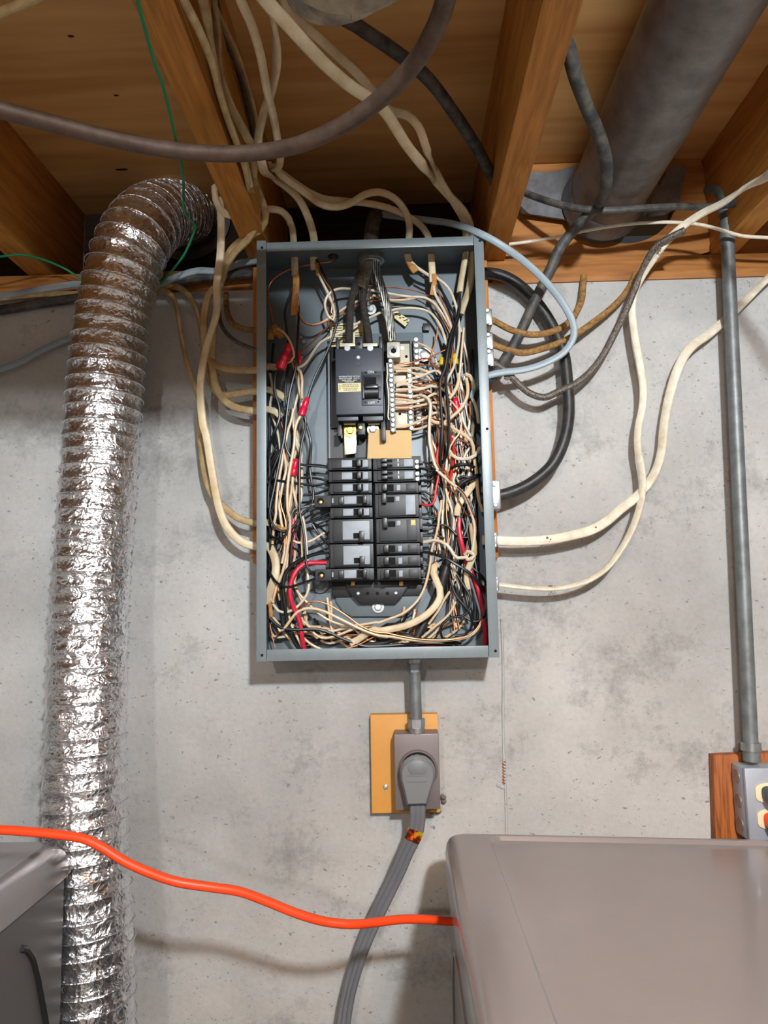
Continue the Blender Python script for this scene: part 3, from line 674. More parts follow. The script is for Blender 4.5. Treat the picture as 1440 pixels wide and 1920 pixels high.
for k in range(1, nn):
    s_ = k*PITCH; i = int(np.searchsorted(cum, s_)); i = min(max(i, 1), len(PP)-1); a, b_, t = FRM[i]
    ring = [PP[i]+(a*math.cos(th)+b_*math.sin(th))*(RD+.0008)-t*PITCH*.04*math.sin(th) for th in np.linspace(0, 2*math.pi, 49)]
    if k == 1: mbr = MB()
    mbr.tube(ring, .0009, 5, cap=False)
obj('wire_ribs', mbr, FOIL, duct)
# dark collar round the hole in the rim
c = U(350, 408, .13)
obj('wall_collar', MB().lathe((c[0], .139, c[2]), (0, -1, 0), [(0, .086), (.004, .086), (.006, .07), (.02, .066)], 32), GALVB, duct)
# ================================================================== galvanised flue pipe
a0 = np.array([.3685, .07, ZC+.680]); pipe = thing('vent_pipe', (a0[0], -.3, a0[2]), 'thick grey metal pipe running under the floor boards at the upper right', 'pipe')
ang = [(t, .0640+.0004*math.sin(t*23)) for t in np.linspace(0, 1.6, 40)]
obj('pipe_body', MB().lathe((a0[0], .06, a0[2]), (0.0, -1, 0.0), ang, 48), GALV, pipe)
# flared sheet-metal collar where it meets the blocking
mb = MB(); vs = []; fs = []; n = 48
cc = TR.w(775, 905, .012)
prof = [(.0, .0645, .060), (.004, .0668, .066), (.02, .0668, .066), (.034, .072, .07)]
def sq(th, r1):   # squarish outline of the flange
    return r1*(1+.16*abs(math.sin(2*th))**1.5)
for q, (d, rr, r2) in enumerate(prof):
    for j in range(n):
        th = 2*math.pi*j/n; k = rr
        vs.append((a0[0]+k*math.cos(th), -.045+d*1.15, a0[2]+k*math.sin(th)))
for q in range(len(prof)-1):
    for j in range(n): fs.append((q*n+j, q*n+(j+1) % n, (q+1)*n+(j+1) % n, (q+1)*n+j))
obj('flange', mb.add(vs, fs), GALVB, pipe)
poly = [TR.w(u, v, .0) for u, v in ((330, 800), (440, 800), (560, 765), (600, 760), (640, 960), (600, 1035), (460, 1015), (290, 990), (290, 930))]
obj('flange_wing', MB().prism(poly, .004), GALVB, pipe)
poly = [TR.w(u, v, .0) for u, v in ((985, 775), (1060, 768), (1050, 830), (1025, 960), (960, 1000), (880, 1010), (900, 930))]
obj('flange_wing', MB().prism(poly, .004), GALVB, pipe)
poly = [TR.w(u, v, -.002) for u, v in ((590, 985), (640, 1025), (700, 1052), (760, 1048), (830, 1020), (900, 985), (860, 950), (640, 950))]
obj('flange_lip', MB().prism(poly, .004), GALVB, pipe)
# ================================================================== capped round duct at the top (runs in from the left above the frame)
r0 = .0600; zc = ZC+.493; yc = -.80
P = [np.array([x, yc, zc]) for x in np.linspace(-2.55, -.1255, 12)]
for t in np.linspace(.15, math.pi/2, 9): P.append(np.array([-.1255+.0975*math.sin(t), yc+.0975*(1-math.cos(t)), zc]))
P.append(np.array([-.0280, -.715, zc]))
pd = thing('round_duct', (-.14, yc, zc), 'dusty round duct end hanging at the top edge above the panel', 'duct')
mb = MB(); mb.tube(P, r0, 40); obj('duct_body', mb, DUSTPIPE, pd)
obj('end_cap', MB().lathe((-.0280, -.718, zc), (0, 1, 0), [(-.02, r0), (-.02, r0+.0012), (.006, r0+.0012), (.010, r0-.001), (.012, r0-.005), (.013, .004)], 40), DUSTPIPE, pd)
obj('hanger_strap', MB().box(-.6, -.575, yc-.001, yc+.001, zc+r0-.002, ZJ+.02), ZINC, pd)
# ================================================================== copper tube, cords and cables above
wire('copper_tube', 'sagging brown copper tube crossing below the joists from left to top', COPTUBE, .0098, PX,
     [(-160, 168, 155), (-60, 190, 155), (0, 206, 155), (100, 232, 155), (200, 258, 155), (300, 278, 155), (400, 288, 155), (480, 286, 155), (560, 271, 155), (640, 236, 155), (700, 196, 155), (750, 150, 155), (790, 100, 155), (822, 40, 155), (838, -10, 155), (858, -90, 155), (880, -200, 155)], cat='pipe', n=16)
wire('green_wire', 'thin green wire hanging from the left joist and passing behind the foil duct', GREEN, .0019, PX,
     [(252, -40, 156), (259, 5, 156), (272, 55, 156), (290, 118, 156), (305, 160, 156), (320, 220, 156), (334, 280, 156), (343, 330, 156), (344, 375, 15), (345, 398, 14), (366, 424, 12), (360, 445, 11), (345, 478, 9), (320, 510, 7), (288, 540, 3.5), (220, 553, 2.3), (150, 521, 2.0), (120, 503, 2.6), (75, 485, 5.5), (40, 478, 8), (10, 480, 9), (-60, 490, 9)], n=8)
wire('black_cable', 'thick dusty black cable slanting across the dark joist bay above the panel', BLKDUST, .0085, PX, [(620, 10, 172), (675, 52, 170), (740, 96, 168), (800, 145, 167), (850, 210, 166), (890, 270, 165), (925, 335, 164), (945, 372, 164)], cat='cable', n=12)
wire('black_cable', 'thick dusty black cable dropping from the joist past the grey pipe to the panel side', BLKDUST, .0088, PX,
     [(1040, 10, 164), (1066, 92, 163), (1078, 140, 162), (1100, 200, 161), (1122, 250, 160), (1136, 300, 159), (1136, 345, 158), (1120, 385, 11.5), (1088, 418, 8.5), (1052, 462, 7), (1030, 510, 6), (1005, 560, 5), (975, 625, 4.5), (948, 672, 4.6), (925, 705, 5), (905, 720, 5)], cat='cable', n=12)
wire('black_cable', 'thick glossy black service cable looping on the wall right of the panel', BLKRUB, .0098, PX,
     [(890, 512, 2.4), (930, 514, 2.4), (962, 527, 2.6), (1000, 560, 2.8), (1032, 605, 3), (1056, 660, 3.4), (1064, 720, 3.8), (1066, 780, 4.2), (1056, 830, 4.6), (1035, 872, 4.8), (1000, 903, 5), (965, 921, 5.2), (930, 931, 5.4), (900, 935, 5.4)], cat='cable', n=14)
cable('grey_cable', 'grey cable arching from above the panel and looping back to its right side', GREYC, .0058, .0036, PX,
      [(700, 400, 4), (760, 408, 5), (810, 414, 7), (850, 420, 9.5), (900, 438, 12.2), (940, 460, 12.4), (985, 492, 11), (1025, 530, 9.6), (1055, 568, 8.6), (1074, 605, 8), (1076, 630, 7.6), (1058, 660, 7), (1020, 682, 6.4), (980, 694, 6.2), (945, 698, 6.2), (920, 703, 6.2), (900, 710, 6)], tw=[10, 0, 30, 20, 0])
wire('brown_cable', 'upper brown cloth-covered cable curving into the right side of the panel', CLOTH, .0056, R, [(60, 440, 5), (120, 468, 5), (200, 510, 5), (290, 533, 4.8), (380, 525, 4.4), (460, 490, 3.6), (510, 435, 2.8), (540, 370, 2), (548, 300, 1.2), (552, 250, .6)], cat='cable', n=10)
wire('brown_cable', 'lower brown cloth-covered cable curving into the right side of the panel', CLOTH, .0055, R, [(60, 565, 5), (120, 585, 5.1), (200, 612, 5.1), (260, 622, 5), (340, 605, 4.6), (430, 575, 4), (510, 535, 3.4), (590, 480, 2.8), (680, 410, 2.2), (740, 350, 1.6), (785, 280, 1), (800, 240, .5)], cat='cable', n=10)
wire('silver_cable', 'dull silver-grey braided cable sagging between the panel and the right joists', SILVERC, .0058, R,
     [(60, 650, 5), (110, 668, 5.2), (170, 705, 5.2), (230, 765, 5.2), (290, 815, 5), (360, 836, 4.8), (430, 808, 4.6), (520, 765, 4.4), (590, 705, 4.2), (650, 625, 4.2), (700, 530, 4.4), (745, 440, 4.8), (785, 345, 5.2), (820, 260, 6), (855, 180, 7.5), (900, 110, 9), (960, 70, 10.5), (1040, 30, 12)], cat='cable', n=10)
cable('cream_cable', 'cream flat cable hanging from the right joists and looping low into the panel', CABLED, .0062, .0033, R,
      [(2500, -700, 60), (1900, -500, 46), (1500, -290, 30), (1420, -220, 24), (1330, -175, 20), (1220, -100, 16), (1120, -50, 13), (1030, 10, 11), (950, 85, 9.5), (890, 165, 8), (840, 240, 6.5), (800, 320, 5), (785, 400, 4.2), (795, 520, 4), (820, 660, 4), (838, 780, 4), (835, 880, 3.8), (815, 980, 3.8), (812, 1080, 4), (830, 1180, 4.2), (835, 1270, 4.4), (820, 1370, 4.6), (780, 1480, 4.8), (730, 1570, 5), (660, 1660, 5), (580, 1715, 5), (480, 1748, 5), (380, 1758, 5), (260, 1752, 5), (140, 1738, 5), (60, 1730, 5)], tw=[0, 0, 60, 20, 0, 30, 10, 50, 60, 70, 70])
cable('cream_cable', 'wide cream flat cable waving down past the conduit into the lower panel side', CABLED, .0078, .0034, R,
      [(2300, -100, 7), (1700, 80, 6), (1520, 190, 4), (1440, 260, 3), (1340, 360, 2), (1280, 420, 1.6), (1220, 475, 1.6), (1150, 535, 2.2), (1085, 580, 2.8), (1040, 630, 3), (1005, 700, 3), (975, 790, 2.8), (950, 900, 2.6), (935, 1000, 2.6), (930, 1070, 2.8), (910, 1160, 3.2), (870, 1240, 3.6), (800, 1320, 4), (730, 1375, 4.4), (660, 1435, 4.6), (590, 1475, 4.8), (500, 1500, 5), (380, 1522, 5), (240, 1530, 5), (130, 1526, 5), (60, 1524, 5)], tw=[0, 40, 0, 60, 30, 10, 50, 55, 20, 0, 0])
wire('beige_cord', 'thin beige cord stretched along the wall top to the right', CABLED, .0028, TR, [(40, 1150, 3), (120, 1143, 3), (250, 1135, 3), (420, 1110, 4), (560, 1080, 5.5), (720, 1052, 6.5), (860, 1038, 7), (1000, 1035, 7.4), (1120, 1045, 7.4), (1220, 1070, 7.2), (1320, 1098, 7), (1440, 1106, 7), (1560, 1110, 7)], cat='cord', n=8)
wire('black_cable', 'thin black cable strung across the pipe collar at the upper right', BLKDUST, .0056, TR, [(300, 895, 5), (380, 925, 7), (480, 955, 9), (600, 975, 11), (700, 980, 11.6), (850, 970, 11.6), (1000, 962, 10.5), (1150, 962, 9), (1280, 950, 8), (1360, 935, 7), (1420, 922, 6.4), (1428, 900, 4)], cat='cable', n=10)
# ---- cables coming down the first joist
c1 = [(TL, 1015, -60, 159), (TL, 1035, 0, 159), (TL, 1110, 150, 159), (TL, 1185, 330, 159), (TL, 1235, 520, 159), (TL, 1275, 650, 159), (TL, 1330, 800, 159), (TL, 1380, 950, 159), (J, 690, 140, 159), (J, 760, 330, 14.6)]
cable('cream_cable', 'aged cream cable running down the left joist, outermost of its bundle', CABLE2, .0062, .0034, J, c1+[(J, 815, 540, 13.5), (J, 790, 740, 12), (J, 680, 950, 10), (J, 480, 1150, 8), (J, 340, 1380, 6.5), (J, 270, 1600, 5.5), (L2, 800, 300, 4.6), (L2, 755, 440, 4.2), (L2, 735, 600, 4.2), (L2, 740, 800, 4.4), (L2, 775, 980, 4.6), (L2, 830, 1085, 5), (L2, 930, 1135, 5), (L2, 1080, 1160, 5), (L2, 1330, 1165, 5), (L2, 1400, 1165, 5)], tw=[60, 60, 70, 60, 40, 0, 0, 0, 0])
c3 = [(TL, 1200, -80, 166), (TL, 1205, 0, 166), (TL, 1220, 180, 165), (TL, 1235, 400, 164), (TL, 1285, 570, 163), (TL, 1370, 740, 162), (TL, 1430, 860, 161), (T, 215, 940, 160), (T, 235, 1020, 15), (T, 262, 1090, 14)]
cable('cream_cable', 'aged cream cable beside the left joist, running furthest down before entering the panel side', CABLE2, .0062, .0034, J, c3+[(J, 940, 560, 13), (J, 930, 680, 12), (J, 870, 800, 11), (J, 700, 900, 9.5), (J, 490, 1040, 8), (J, 370, 1200, 7), (J, 310, 1400, 6), (L2, 920, 180, 5.6), (L2, 895, 330, 5.4), (L2, 880, 480, 5.2), (L2, 850, 640, 5), (L2, 835, 800, 4.8), (L2, 825, 1000, 4.8), (L2, 835, 1180, 4.8), (L2, 870, 1340, 4.9), (L2, 950, 1490, 5), (L2, 1070, 1575, 5), (L2, 1200, 1610, 5), (L2, 1330, 1625, 5), (L2, 1400, 1628, 5)], tw=[60, 60, 70, 70, 60, 40, 10, 0, 0, 0])
cable('cream_cable', 'short aged cream cable in the middle of the bundle beside the left joist', CABLE2, .006, .0033, TL, [(1120, -80, 163), (1140, 0, 163), (1165, 110, 163), (1190, 250, 162), (1225, 430, 161), (1262, 600, 160), (1330, 800, 160), (1385, 920, 160), (1410, 1040, 159)], tw=[60])
cable('cream_cable', 'pale cable tucked high along the far side of the left joist', CABLE2, .005, .003, TL, [(1200, 30, 171), (1240, 110, 170), (1330, 300, 168), (1390, 480, 167), (1432, 640, 166), (1450, 760, 165), (1460, 860, 164)], tw=[70])
wire('black_wire', 'black cable tucked in the shadow along the far side of the left joist', BLKDUST, .0046, TL, [(1225, 60, 172), (1250, 170, 172), (1320, 330, 171), (1395, 600, 170), (1430, 760, 169), (1450, 900, 167)], cat='cable', n=8)
cable('cream_cable', 'cream cable wrapping under the left joist end and down into the panel top', CABLE, .0060, .0034, J,
      [(172, 150, 17), (180, 230, 17), (200, 360, 16.2), (260, 490, 15.4), (350, 570, 15), (480, 602, 14.6), (620, 570, 14), (760, 525, 13.2), (900, 500, 12.2), (1050, 498, 11), (1180, 530, 9.8), (1290, 640, 8.6), (1345, 780, 7.8), (1362, 920, 7.2), (1368, 1060, 6.8), (A, 492, 290, 6.6), (A, 495, 400, 6.6), (A, 500, 520, 6.6)], tw=[50, 20, 10, 0, 20, 40, 10, 0])
cable('cream_cable', 'long thick cream cable in front of the others left of the panel', CABLE, .0066, .0036, J,
      [(250, 330, 10), (268, 440, 10), (278, 600, 9.6), (280, 800, 9), (276, 1000, 8.6), (264, 1200, 8.2), (240, 1400, 8), (215, 1600, 7.8), (L2, 878, 240, 7.6), (L2, 885, 400, 7.6), (L2, 870, 560, 7.6), (L2, 825, 700, 7.6), (L2, 765, 900, 7.6), (L2, 715, 1150, 7.6), (L2, 695, 1400, 7.6), (L2, 705, 1600, 7.6), (L2, 730, 1800, 7.6), (L3, 390, 250, 7.4), (L3, 440, 560, 7), (L3, 505, 940, 6.6), (L3, 560, 1200, 6.2), (L3, 640, 1400, 5.9), (L3, 760, 1550, 5.6), (L3, 890, 1640, 5.4), (L3, 1060, 1680, 5.2), (L3, 1120, 1680, 5.2)], tw=[0, 0, 30, 10, 0, 0, 0])
cable('cream_cable', 'cream cable hanging leftmost beside the foil duct, curving into the panel at lower left', CABLE2, .0056, .0032, L2,
      [(140, 262, 1.2), (230, 262, 1.5), (330, 290, 2), (405, 390, 2.2), (440, 520, 2.2), (465, 700, 2.3), (500, 900, 2.5), (560, 1150, 2.8), (640, 1370, 3.2), (690, 1560, 3.6), (L3, 300, 200, 3.8), (L3, 330, 480, 4), (L3, 370, 720, 4.2), (L3, 430, 930, 4.4), (L3, 520, 1080, 4.6), (L3, 640, 1190, 4.8), (L3, 760, 1290, 5), (L3, 880, 1345, 5), (L3, 1000, 1375, 5), (L3, 1120, 1392, 5)], tw=[20, 60, 50, 40, 50, 30, 0, 0])
cable('cream_cable', 'cream cable arching from the wall top, second from the left, ending mid panel', CABLE2, .0058, .0032, L2,
      [(330, 215, .9), (420, 225, 1.2), (500, 265, 1.8), (580, 345, 2.2), (645, 470, 2.4), (690, 640, 2.5), (720, 850, 2.8), (745, 1050, 3.2), (775, 1210, 3.6), (830, 1350, 4.2), (900, 1430, 4.6), (990, 1448, 4.9), (1100, 1430, 5), (1240, 1408, 5), (1400, 1405, 5)], tw=[20, 60, 50, 40, 50, 20, 0])
wire('brown_cable', 'short brown cloth cable curling into the upper left side of the panel', CLOTH, .0048, L2, [(985, 300, .9), (985, 400, 1.2), (1000, 530, 2), (1060, 640, 3), (1150, 690, 4), (1250, 712, 4.6), (1330, 718, 5), (1390, 720, 5)], cat='cable', n=8)
wire('silver_cable', 'thin dull silver cable curling into the upper left side of the panel', SILVERC, .0036, L2, [(905, 480, 2), (915, 600, 2.4), (955, 700, 3), (1040, 800, 3.8), (1150, 870, 4.4), (1250, 910, 4.8), (1330, 940, 5), (1390, 955, 5)], cat='cable', n=8)
# ---- along the top of the wall, left
cable('grey_cable', 'pale grey cable lying along the wall top behind the foil duct', GREYC, .0062, .0035, PX, [(-60, 560, 1), (0, 556, 1.2), (60, 546, 1.4), (110, 538, 1.6), (150, 533, 1.8), (220, 545, 1.6), (285, 540, 1.6), (330, 520, 1.8), (370, 508, 2), (410, 508, 2), (450, 494, 2), (490, 487, 2)])
cable('cream_cable', 'dusty cream cable lying lowest along the wall top behind the foil duct', CABLE2, .0052, .003, PX, [(-60, 566, 1.2), (0, 560, 1.2), (70, 553, 1.2), (150, 551, 1.4), (230, 553, 1.4), (290, 541, 1.4), (330, 530, 1.2), (350, 525, .8)])
wire('black_cable', 'thick black cable lying along the wall top at the left', BLKDUST, .0085, PX, [(-80, 592, 1.4), (0, 582, 1.4), (70, 570, 1.4), (140, 560, 1.4), (230, 546, 1.2), (310, 532, 1.0), (370, 522, 1), (430, 516, 1), (495, 510, 1)], cat='cable', n=10)
cable('grey_cable', 'short pale grey cable sloping across the wall left of the foil duct', GREYC, .0058, .0034, PX, [(-90, 716, 2.6), (0, 692, 2.2), (40, 678, 2), (80, 656, 1.6), (130, 635, 1.2), (190, 618, 1)])
cable('cream_cable', 'blurred pale cable near the top left corner', CABLE2, .0055, .003, PX, [(-60, 52, 160), (0, 24, 160), (40, 8, 160), (90, -12, 160), (150, -30, 160)])
# ---- above the panel top
cable('cream_cable', 'thin cream cable hanging in a hook above the panel, second from the left joist', CABLE, .0052, .0032, T, [(130, -60, 160), (150, 5, 160), (205, 130, 160), (255, 300, 160), (290, 490, 160), (325, 630, 160), (350, 770, 160), (362, 850, 161), (350, 905, 163), (320, 912, 165), (300, 880, 166)], tw=[60, 60, 60, 40])
cable('cream_cable', 'cream cable from the top that bends over the panel top at its left third', CABLE, .0064, .0034, T,
      [(280, -60, 163), (295, 0, 163), (330, 140, 163), (343, 310, 162), (322, 470, 162), (270, 620, 161), (243, 760, 160), (262, 880, 159), (320, 960, 14), (400, 1012, 12.4), (465, 1080, 11), (510, 1170, 9.6), (538, 1260, 8), (545, 1320, 7), (A, 705, 270, 6.5), (A, 712, 380, 6.4), (A, 715, 450, 6.4)], tw=[50, 20, 10, 50, 30, 0, 0, 0])
cable('cream_cable', 'cream cable humped over the panel top, third from the left along the top edge', CABLE, .0058, .0034, T,
      [(330, 900, 166), (370, 950, 166), (440, 1000, 165), (520, 1060, 164), (600, 1110, 13), (670, 1118, 12), (740, 1098, 11), (820, 1050, 10.2), (890, 1037, 9.6), (970, 1065, 9), (1030, 1130, 8.2), (1058, 1210, 7.4), (1055, 1300, 6.8), (B, 440, 260, 6.4), (B, 455, 340, 6.4), (B, 490, 420, 6.4), (B, 530, 470, 6.4)], tw=[40, 20, 0, 20, 40, 0, 0])
cable('cream_cable', 'cream cable running low behind the humped one to the panel top right of centre', CABLE, .0058, .0034, T,
      [(360, 930, 167), (420, 975, 166), (500, 1030, 165), (590, 1072, 11.5), (700, 1085, 9.5), (830, 1098, 8.4), (950, 1125, 7.8), (1060, 1175, 7.2), (1135, 1235, 6.8), (1168, 1300, 6.4), (B, 710, 270, 6.2), (B, 718, 400, 6.2), (B, 725, 500, 6.2), (B, 730, 600, 6.2)], tw=[40, 10, 10, 0, 0, 0])
cable('cream_cable', 'wide cream cable descending from the top centre to the panel top right corner, nearer one', CABLE, .0072, .0036, T,
      [(250, -40, 160), (290, 10, 160), (400, 130, 160), (520, 262, 160), (640, 382, 160), (760, 480, 160), (850, 535, 160), (925, 600, 160), (985, 690, 160), (1045, 785, 159.5), (1120, 880, 159), (1200, 975, 12.5), (1285, 1070, 10.5), (1350, 1140, 9), (1385, 1210, 7.8), (1392, 1300, 7), (B, 1165, 260, 6.4), (B, 1165, 400, 6.2), (B, 1160, 540, 6), (B, 1130, 700, 5.8), (B, 1075, 850, 5.6), (B, 1040, 960, 5.6)], tw=[30, 10, 10, 30, 60, 40, 10, 60, 60, 50])
cable('cream_cable', 'cream cable descending from the top centre to the panel top right corner, farther one', CABLE, .0058, .0034, T,
      [(400, 60, 167), (440, 100, 167), (545, 185, 166), (665, 295, 166), (780, 400, 165), (870, 500, 164), (950, 595, 163), (1045, 622, 162), (1105, 680, 161), (1150, 800, 160), (1200, 920, 14), (1260, 1030, 11.5), (1310, 1115, 9.5), (1350, 1190, 8), (1365, 1300, 7), (B, 1100, 250, 6.6), (B, 1080, 400, 6.6), (B, 1055, 540, 6.6), (B, 1030, 710, 6.6)], tw=[40, 30, 60, 20, 20, 10, 50, 50])
wire('service_cable', 'short thick dusty service cable entering the hub on the panel top', CLOTHDUST, .0125, T, [(930, 1130, 2.2), (895, 1145, 3), (868, 1190, 5), (855, 1250, 6.2), (852, 1310, 6.6), (850, 1370, 6.6)], cat='cable', n=14, step=.004)
# ================================================================== orange extension cord
wire('extension_cord', 'bright orange extension cord sagging across in front of the wall', ORANGE, .0052, PX,
     [(-200, 1562, 36), (-80, 1556, 36), (0, 1556, 36), (60, 1560, 36), (110, 1565, 36), (155, 1572, 36), (190, 1588, 36), (230, 1613, 36), (280, 1636, 36), (330, 1653, 36), (400, 1664, 35), (450, 1672, 34), (500, 1690, 33), (560, 1714, 32), (610, 1728, 31), (660, 1733, 30), (700, 1730, 28), (750, 1724, 26), (800, 1724, 24), (835, 1727, 22.5), (857, 1728, 21.6)], cat='cord', n=12)
# ================================================================== dryer receptacle, conduit, plug, cord
pb = U(757, 1432, -.019)
ob = thing('orange_board', (pb[0], -.001, pb[2]), 'orange plywood board on the wall under the panel behind the receptacle box', 'board')
rprism('board', PL, [(377, 482), (884, 473), (905, 1190), (905, 1215), (388, 1222)], -.0195, -.001, PAINTWOOD, ob, .0015)
bolt(492, 1024, -.0215, .004, ob, slot=True, washer=False, k=PL, name='screw')
bxp = PL.w(735, 900, -.05)
box_ = thing('dryer_receptacle', (bxp[0], -.02, bxp[2]), 'brown-grey metal dryer receptacle box under the panel', 'outlet')
rprism('box', PL, [(555, 628), (890, 622), (905, 1188), (566, 1200)], -.060, -.0197, BOXP, box_, .0015)
c = PL.w(735, 898, -.063)
obj('receptacle_face', MB().lathe((c[0], -.0598, c[2]), (0, -1, 0), [(0, .0305), (.002, .0300), (.004, .0288), (.0045, .0278), (.004, .0268), (.0015, .0268)], 40), BOXP, box_)
obj('receptacle_insert', MB().lathe((c[0], -.0605, c[2]), (0, -1, 0), [(0, .0265), (.002, .0265)], 32), DARK, box_)
plp = PL.w(730, 950, -.09)
plug = thing('dryer_plug', (plp[0], -.067, plp[2]), 'grey angled dryer plug in the receptacle box', 'plug')
def loft(name, k, rings, mat, parent=None, **kw):
    mb = MB(); vs = []; n = len(rings[0][0])
    for poly, Y in rings: vs += [k.w(u, v, Y) for u, v in poly]
    fs = [(i*n+j, i*n+(j+1) % n, (i+1)*n+(j+1) % n, (i+1)*n+j) for i in range(len(rings)-1) for j in range(n)]
    fs += [tuple(range(n)), tuple(range((len(rings)-1)*n, len(rings)*n))[::-1]]
    return obj(name, mb.add(vs, fs), mat, parent, **kw)
def arc(cx, cy, rx, ry, a0, a1, n): return [(cx+rx*math.cos(math.radians(a0+(a1-a0)*i/(n-1))), cy-ry*math.sin(math.radians(a0+(a1-a0)*i/(n-1)))) for i in range(n)]
out = arc(732, 905, 134, 125, 180, 120, 6)+[(690, 783), (770, 783)]+arc(732, 905, 134, 125, 60, 0, 6)+[(862, 960), (830, 1060), (802, 1158), (650, 1162), (628, 1060), (602, 960)]
cx_, cy_ = 732, 960
inn = lambda s_, dy=0: [(cx_+(u-cx_)*s_, cy_+dy+(v-cy_)*s_) for u, v in out]
loft('plug_body', PL, [(out, -.066), (out, -.085), (inn(.95, 6), -.090), (inn(.86, 14), -.0935)], PLUGG, plug, sharp=28)
c = PL.w(732, 905, -.094)
obj('dome', MB().ball((c[0], -.0872, c[2]+.004), .024, sc=(1, .36, .8)), PLUGG, plug)
for v in (938, 982): rbox('grip_ridge', PL, 655, v-3, 805, v+3, -.0950, -.091, PLUGG, plug, .0004)
P = spline(path(PL, [(732, 1100, 8), (733, 1160, 8), (733, 1210, 7.9), (733, 1270, 7.7), (722, 1340, 7.4), (690, 1420, 7), (640, 1520, 6.6), (590, 1640, 6), (PX, 733, 1660, 5.4), (PX, 706, 1715, 5), (PX, 682, 1770, 4.8), (PX, 662, 1830, 4.6), (PX, 650, 1880, 4.5), (PX, 643, 1930, 4.5), (PX, 640, 2050, 4.5)]), .008)
cordp = []
for i, xx in enumerate((-.0072, 0, .0072)):
    pass
ribbed = []
for xx, a0_, a1_ in ((.0074, -149, 149), (0, 31, 149)): ribbed += [(xx+.0043*math.cos(math.radians(a)), .0043*math.sin(math.radians(a))) for a in ([-140, -115, -90, -60, -30, 0, 30, 60, 90, 115, 140] if xx else [40, 65, 90, 115, 140])]
ribbed += [(-.0074+.0043*math.cos(math.radians(a)), .0043*math.sin(math.radians(a))) for a in (40, 65, 90, 120, 150, 180, 210, 240, 270, 295, 320)]
ribbed += [(.0043*math.cos(math.radians(a)), .0043*math.sin(math.radians(a))) for a in (220, 245, 270, 295, 320)]
dc = thing('power_cable', P[0], 'flat grey three-conductor dryer cord hanging from the plug down the wall', 'cord')
obj('cord', MB().sweep(P, ribbed, flat=True, tw=[0, 0, 0, 30, 35, 20, 10]), GREYCORD, dc, sharp=28)
obj('hologram_label', MB().sweep(P[4:7], prof_flat(.0122, .0049), flat=True), HOLO, dc, label='shiny red and yellow label')
# conduit stub between panel and box
cz = U(777, 1245, -.05); czb = U(780, 1372, -.05)
cs = thing('conduit_nipple', (cz[0], -.05, czb[2]), 'short grey metal conduit from the panel bottom to the receptacle box', 'conduit')
xt, xb = PL.w(707, 110, -.05)[0], PL.w(725, 560, -.05)[0]
def along(px0, v): return PL.w(px0, v, -.05)
t0 = np.array([xt, -.05, Z0+.004]); t1 = PL.w(727, 640, -.05)
def seg(v0, v1):
    za, zb = PL.w(720, v0, -.05)[2], PL.w(720, v1, -.05)[2]
    f = lambda z: t0+(t1-t0)*((z-t0[2])/(t1[2]-t0[2])); return f(za), f(zb)
obj('conduit', MB().tube([t0, t1], .0091, 20), CONDUIT, cs)
p, q = seg(92, 158); obj('hex_nut', MB().tube([p, q], .0118, 6), CONDUIT, cs)
p, q = seg(62, 92); obj('collar', MB().tube([p, q], .0102, 24), ZINC, cs)
p, q = seg(510, 574); obj('hex_nut', MB().tube([p, q], .0132, 6), ZINC, cs, label='bright zinc hex nut')
p, q = seg(574, 615); obj('collar', MB().tube([p, q], .0125, 24), ZINC, cs)
mb = MB()
for u, v, r in ((925, 1100, .004), (930, 1130, .0035), (918, 1090, .003), (870, 1210, .003), (840, 1215, .0026), (895, 1205, .003)):
    mb.ball(PL.w(u, v, -.006), r, sc=(1.2, 1, 1))
obj('lint_clump', mb, LINT, None, 'small clump of brown lint at the lower right of the orange board', 'lint')
# ================================================================== right conduit, outlet box
ct = TR.w(1245, 985, -.04); cb = OB.w(1160, 560, -.045)
rc = thing('conduit', (cb[0], -.045, cb[2]), 'long grey metal conduit running down the wall at the right', 'conduit')
obj('tube', MB().tube([ct, ct+(cb-ct)*.5, cb], .0108, 20), CONDUIT, rc)
k = (ct-cb)/np.linalg.norm(ct-cb)
obj('coupling', MB().tube([cb+k*.0115, cb+k*.024], .0145, 24), ZINC, rc); obj('coupling', MB().tube([cb-k*.004, cb+k*.0115], .0125, 24), CONDUIT, rc)
obj('coupling', MB().tube([ct-k*.055, ct-k*.03], .0128, 20), CONDUIT, rc); obj('coupling', MB().tube([ct-k*.005, ct+k*.012], .0135, 20), CONDUIT, rc)
P = [ct+k*.012, ct+k*.04+np.array([0, .012, 0]), ct+k*.07+np.array([0, .05, 0]), ct+k*.085+np.array([0, .10, 0])]
obj('tube_end', MB().tube(spline(P), .0108, 16), CONDUIT, rc)
bb = OB.w(800, 1000, -.019)
wb = thing('brown_board', (bb[0], -.001, bb[2]), 'reddish-brown wood board behind the outlet box at the right edge', 'board')
a, b_ = OB.w(660, 500, -.02), OB.w(700, 1560, -.02)
rprism('board', OB, [(668, 525), (1900, 470), (1940, 1900), (712, 1900)], -.0195, -.001, BOARD2, wb, .0012)
obx = OB.w(1085, 1000, -.06)
ox0 = OB.w(1088, 1100, -.066)[0]; oz1 = OB.w(1200, 690, -.066)[2]; oz0 = oz1-.107; ox1 = ox0+.0685
obt = thing('outlet_box', ((ox0+ox1)/2, -.02, (oz0+oz1)/2), 'metal outlet box with rounded cover at the right edge below the conduit', 'outlet')
bx = obj('box', MB().box(ox0+.0005, ox1-.0005, -.062, -.0197, oz0, oz1, .005), PLATEM, obt)
obj('cover', MB().box(ox0, ox1, -.069, -.060, oz0-.001, oz1+.001, .003), PLATEM, obt)
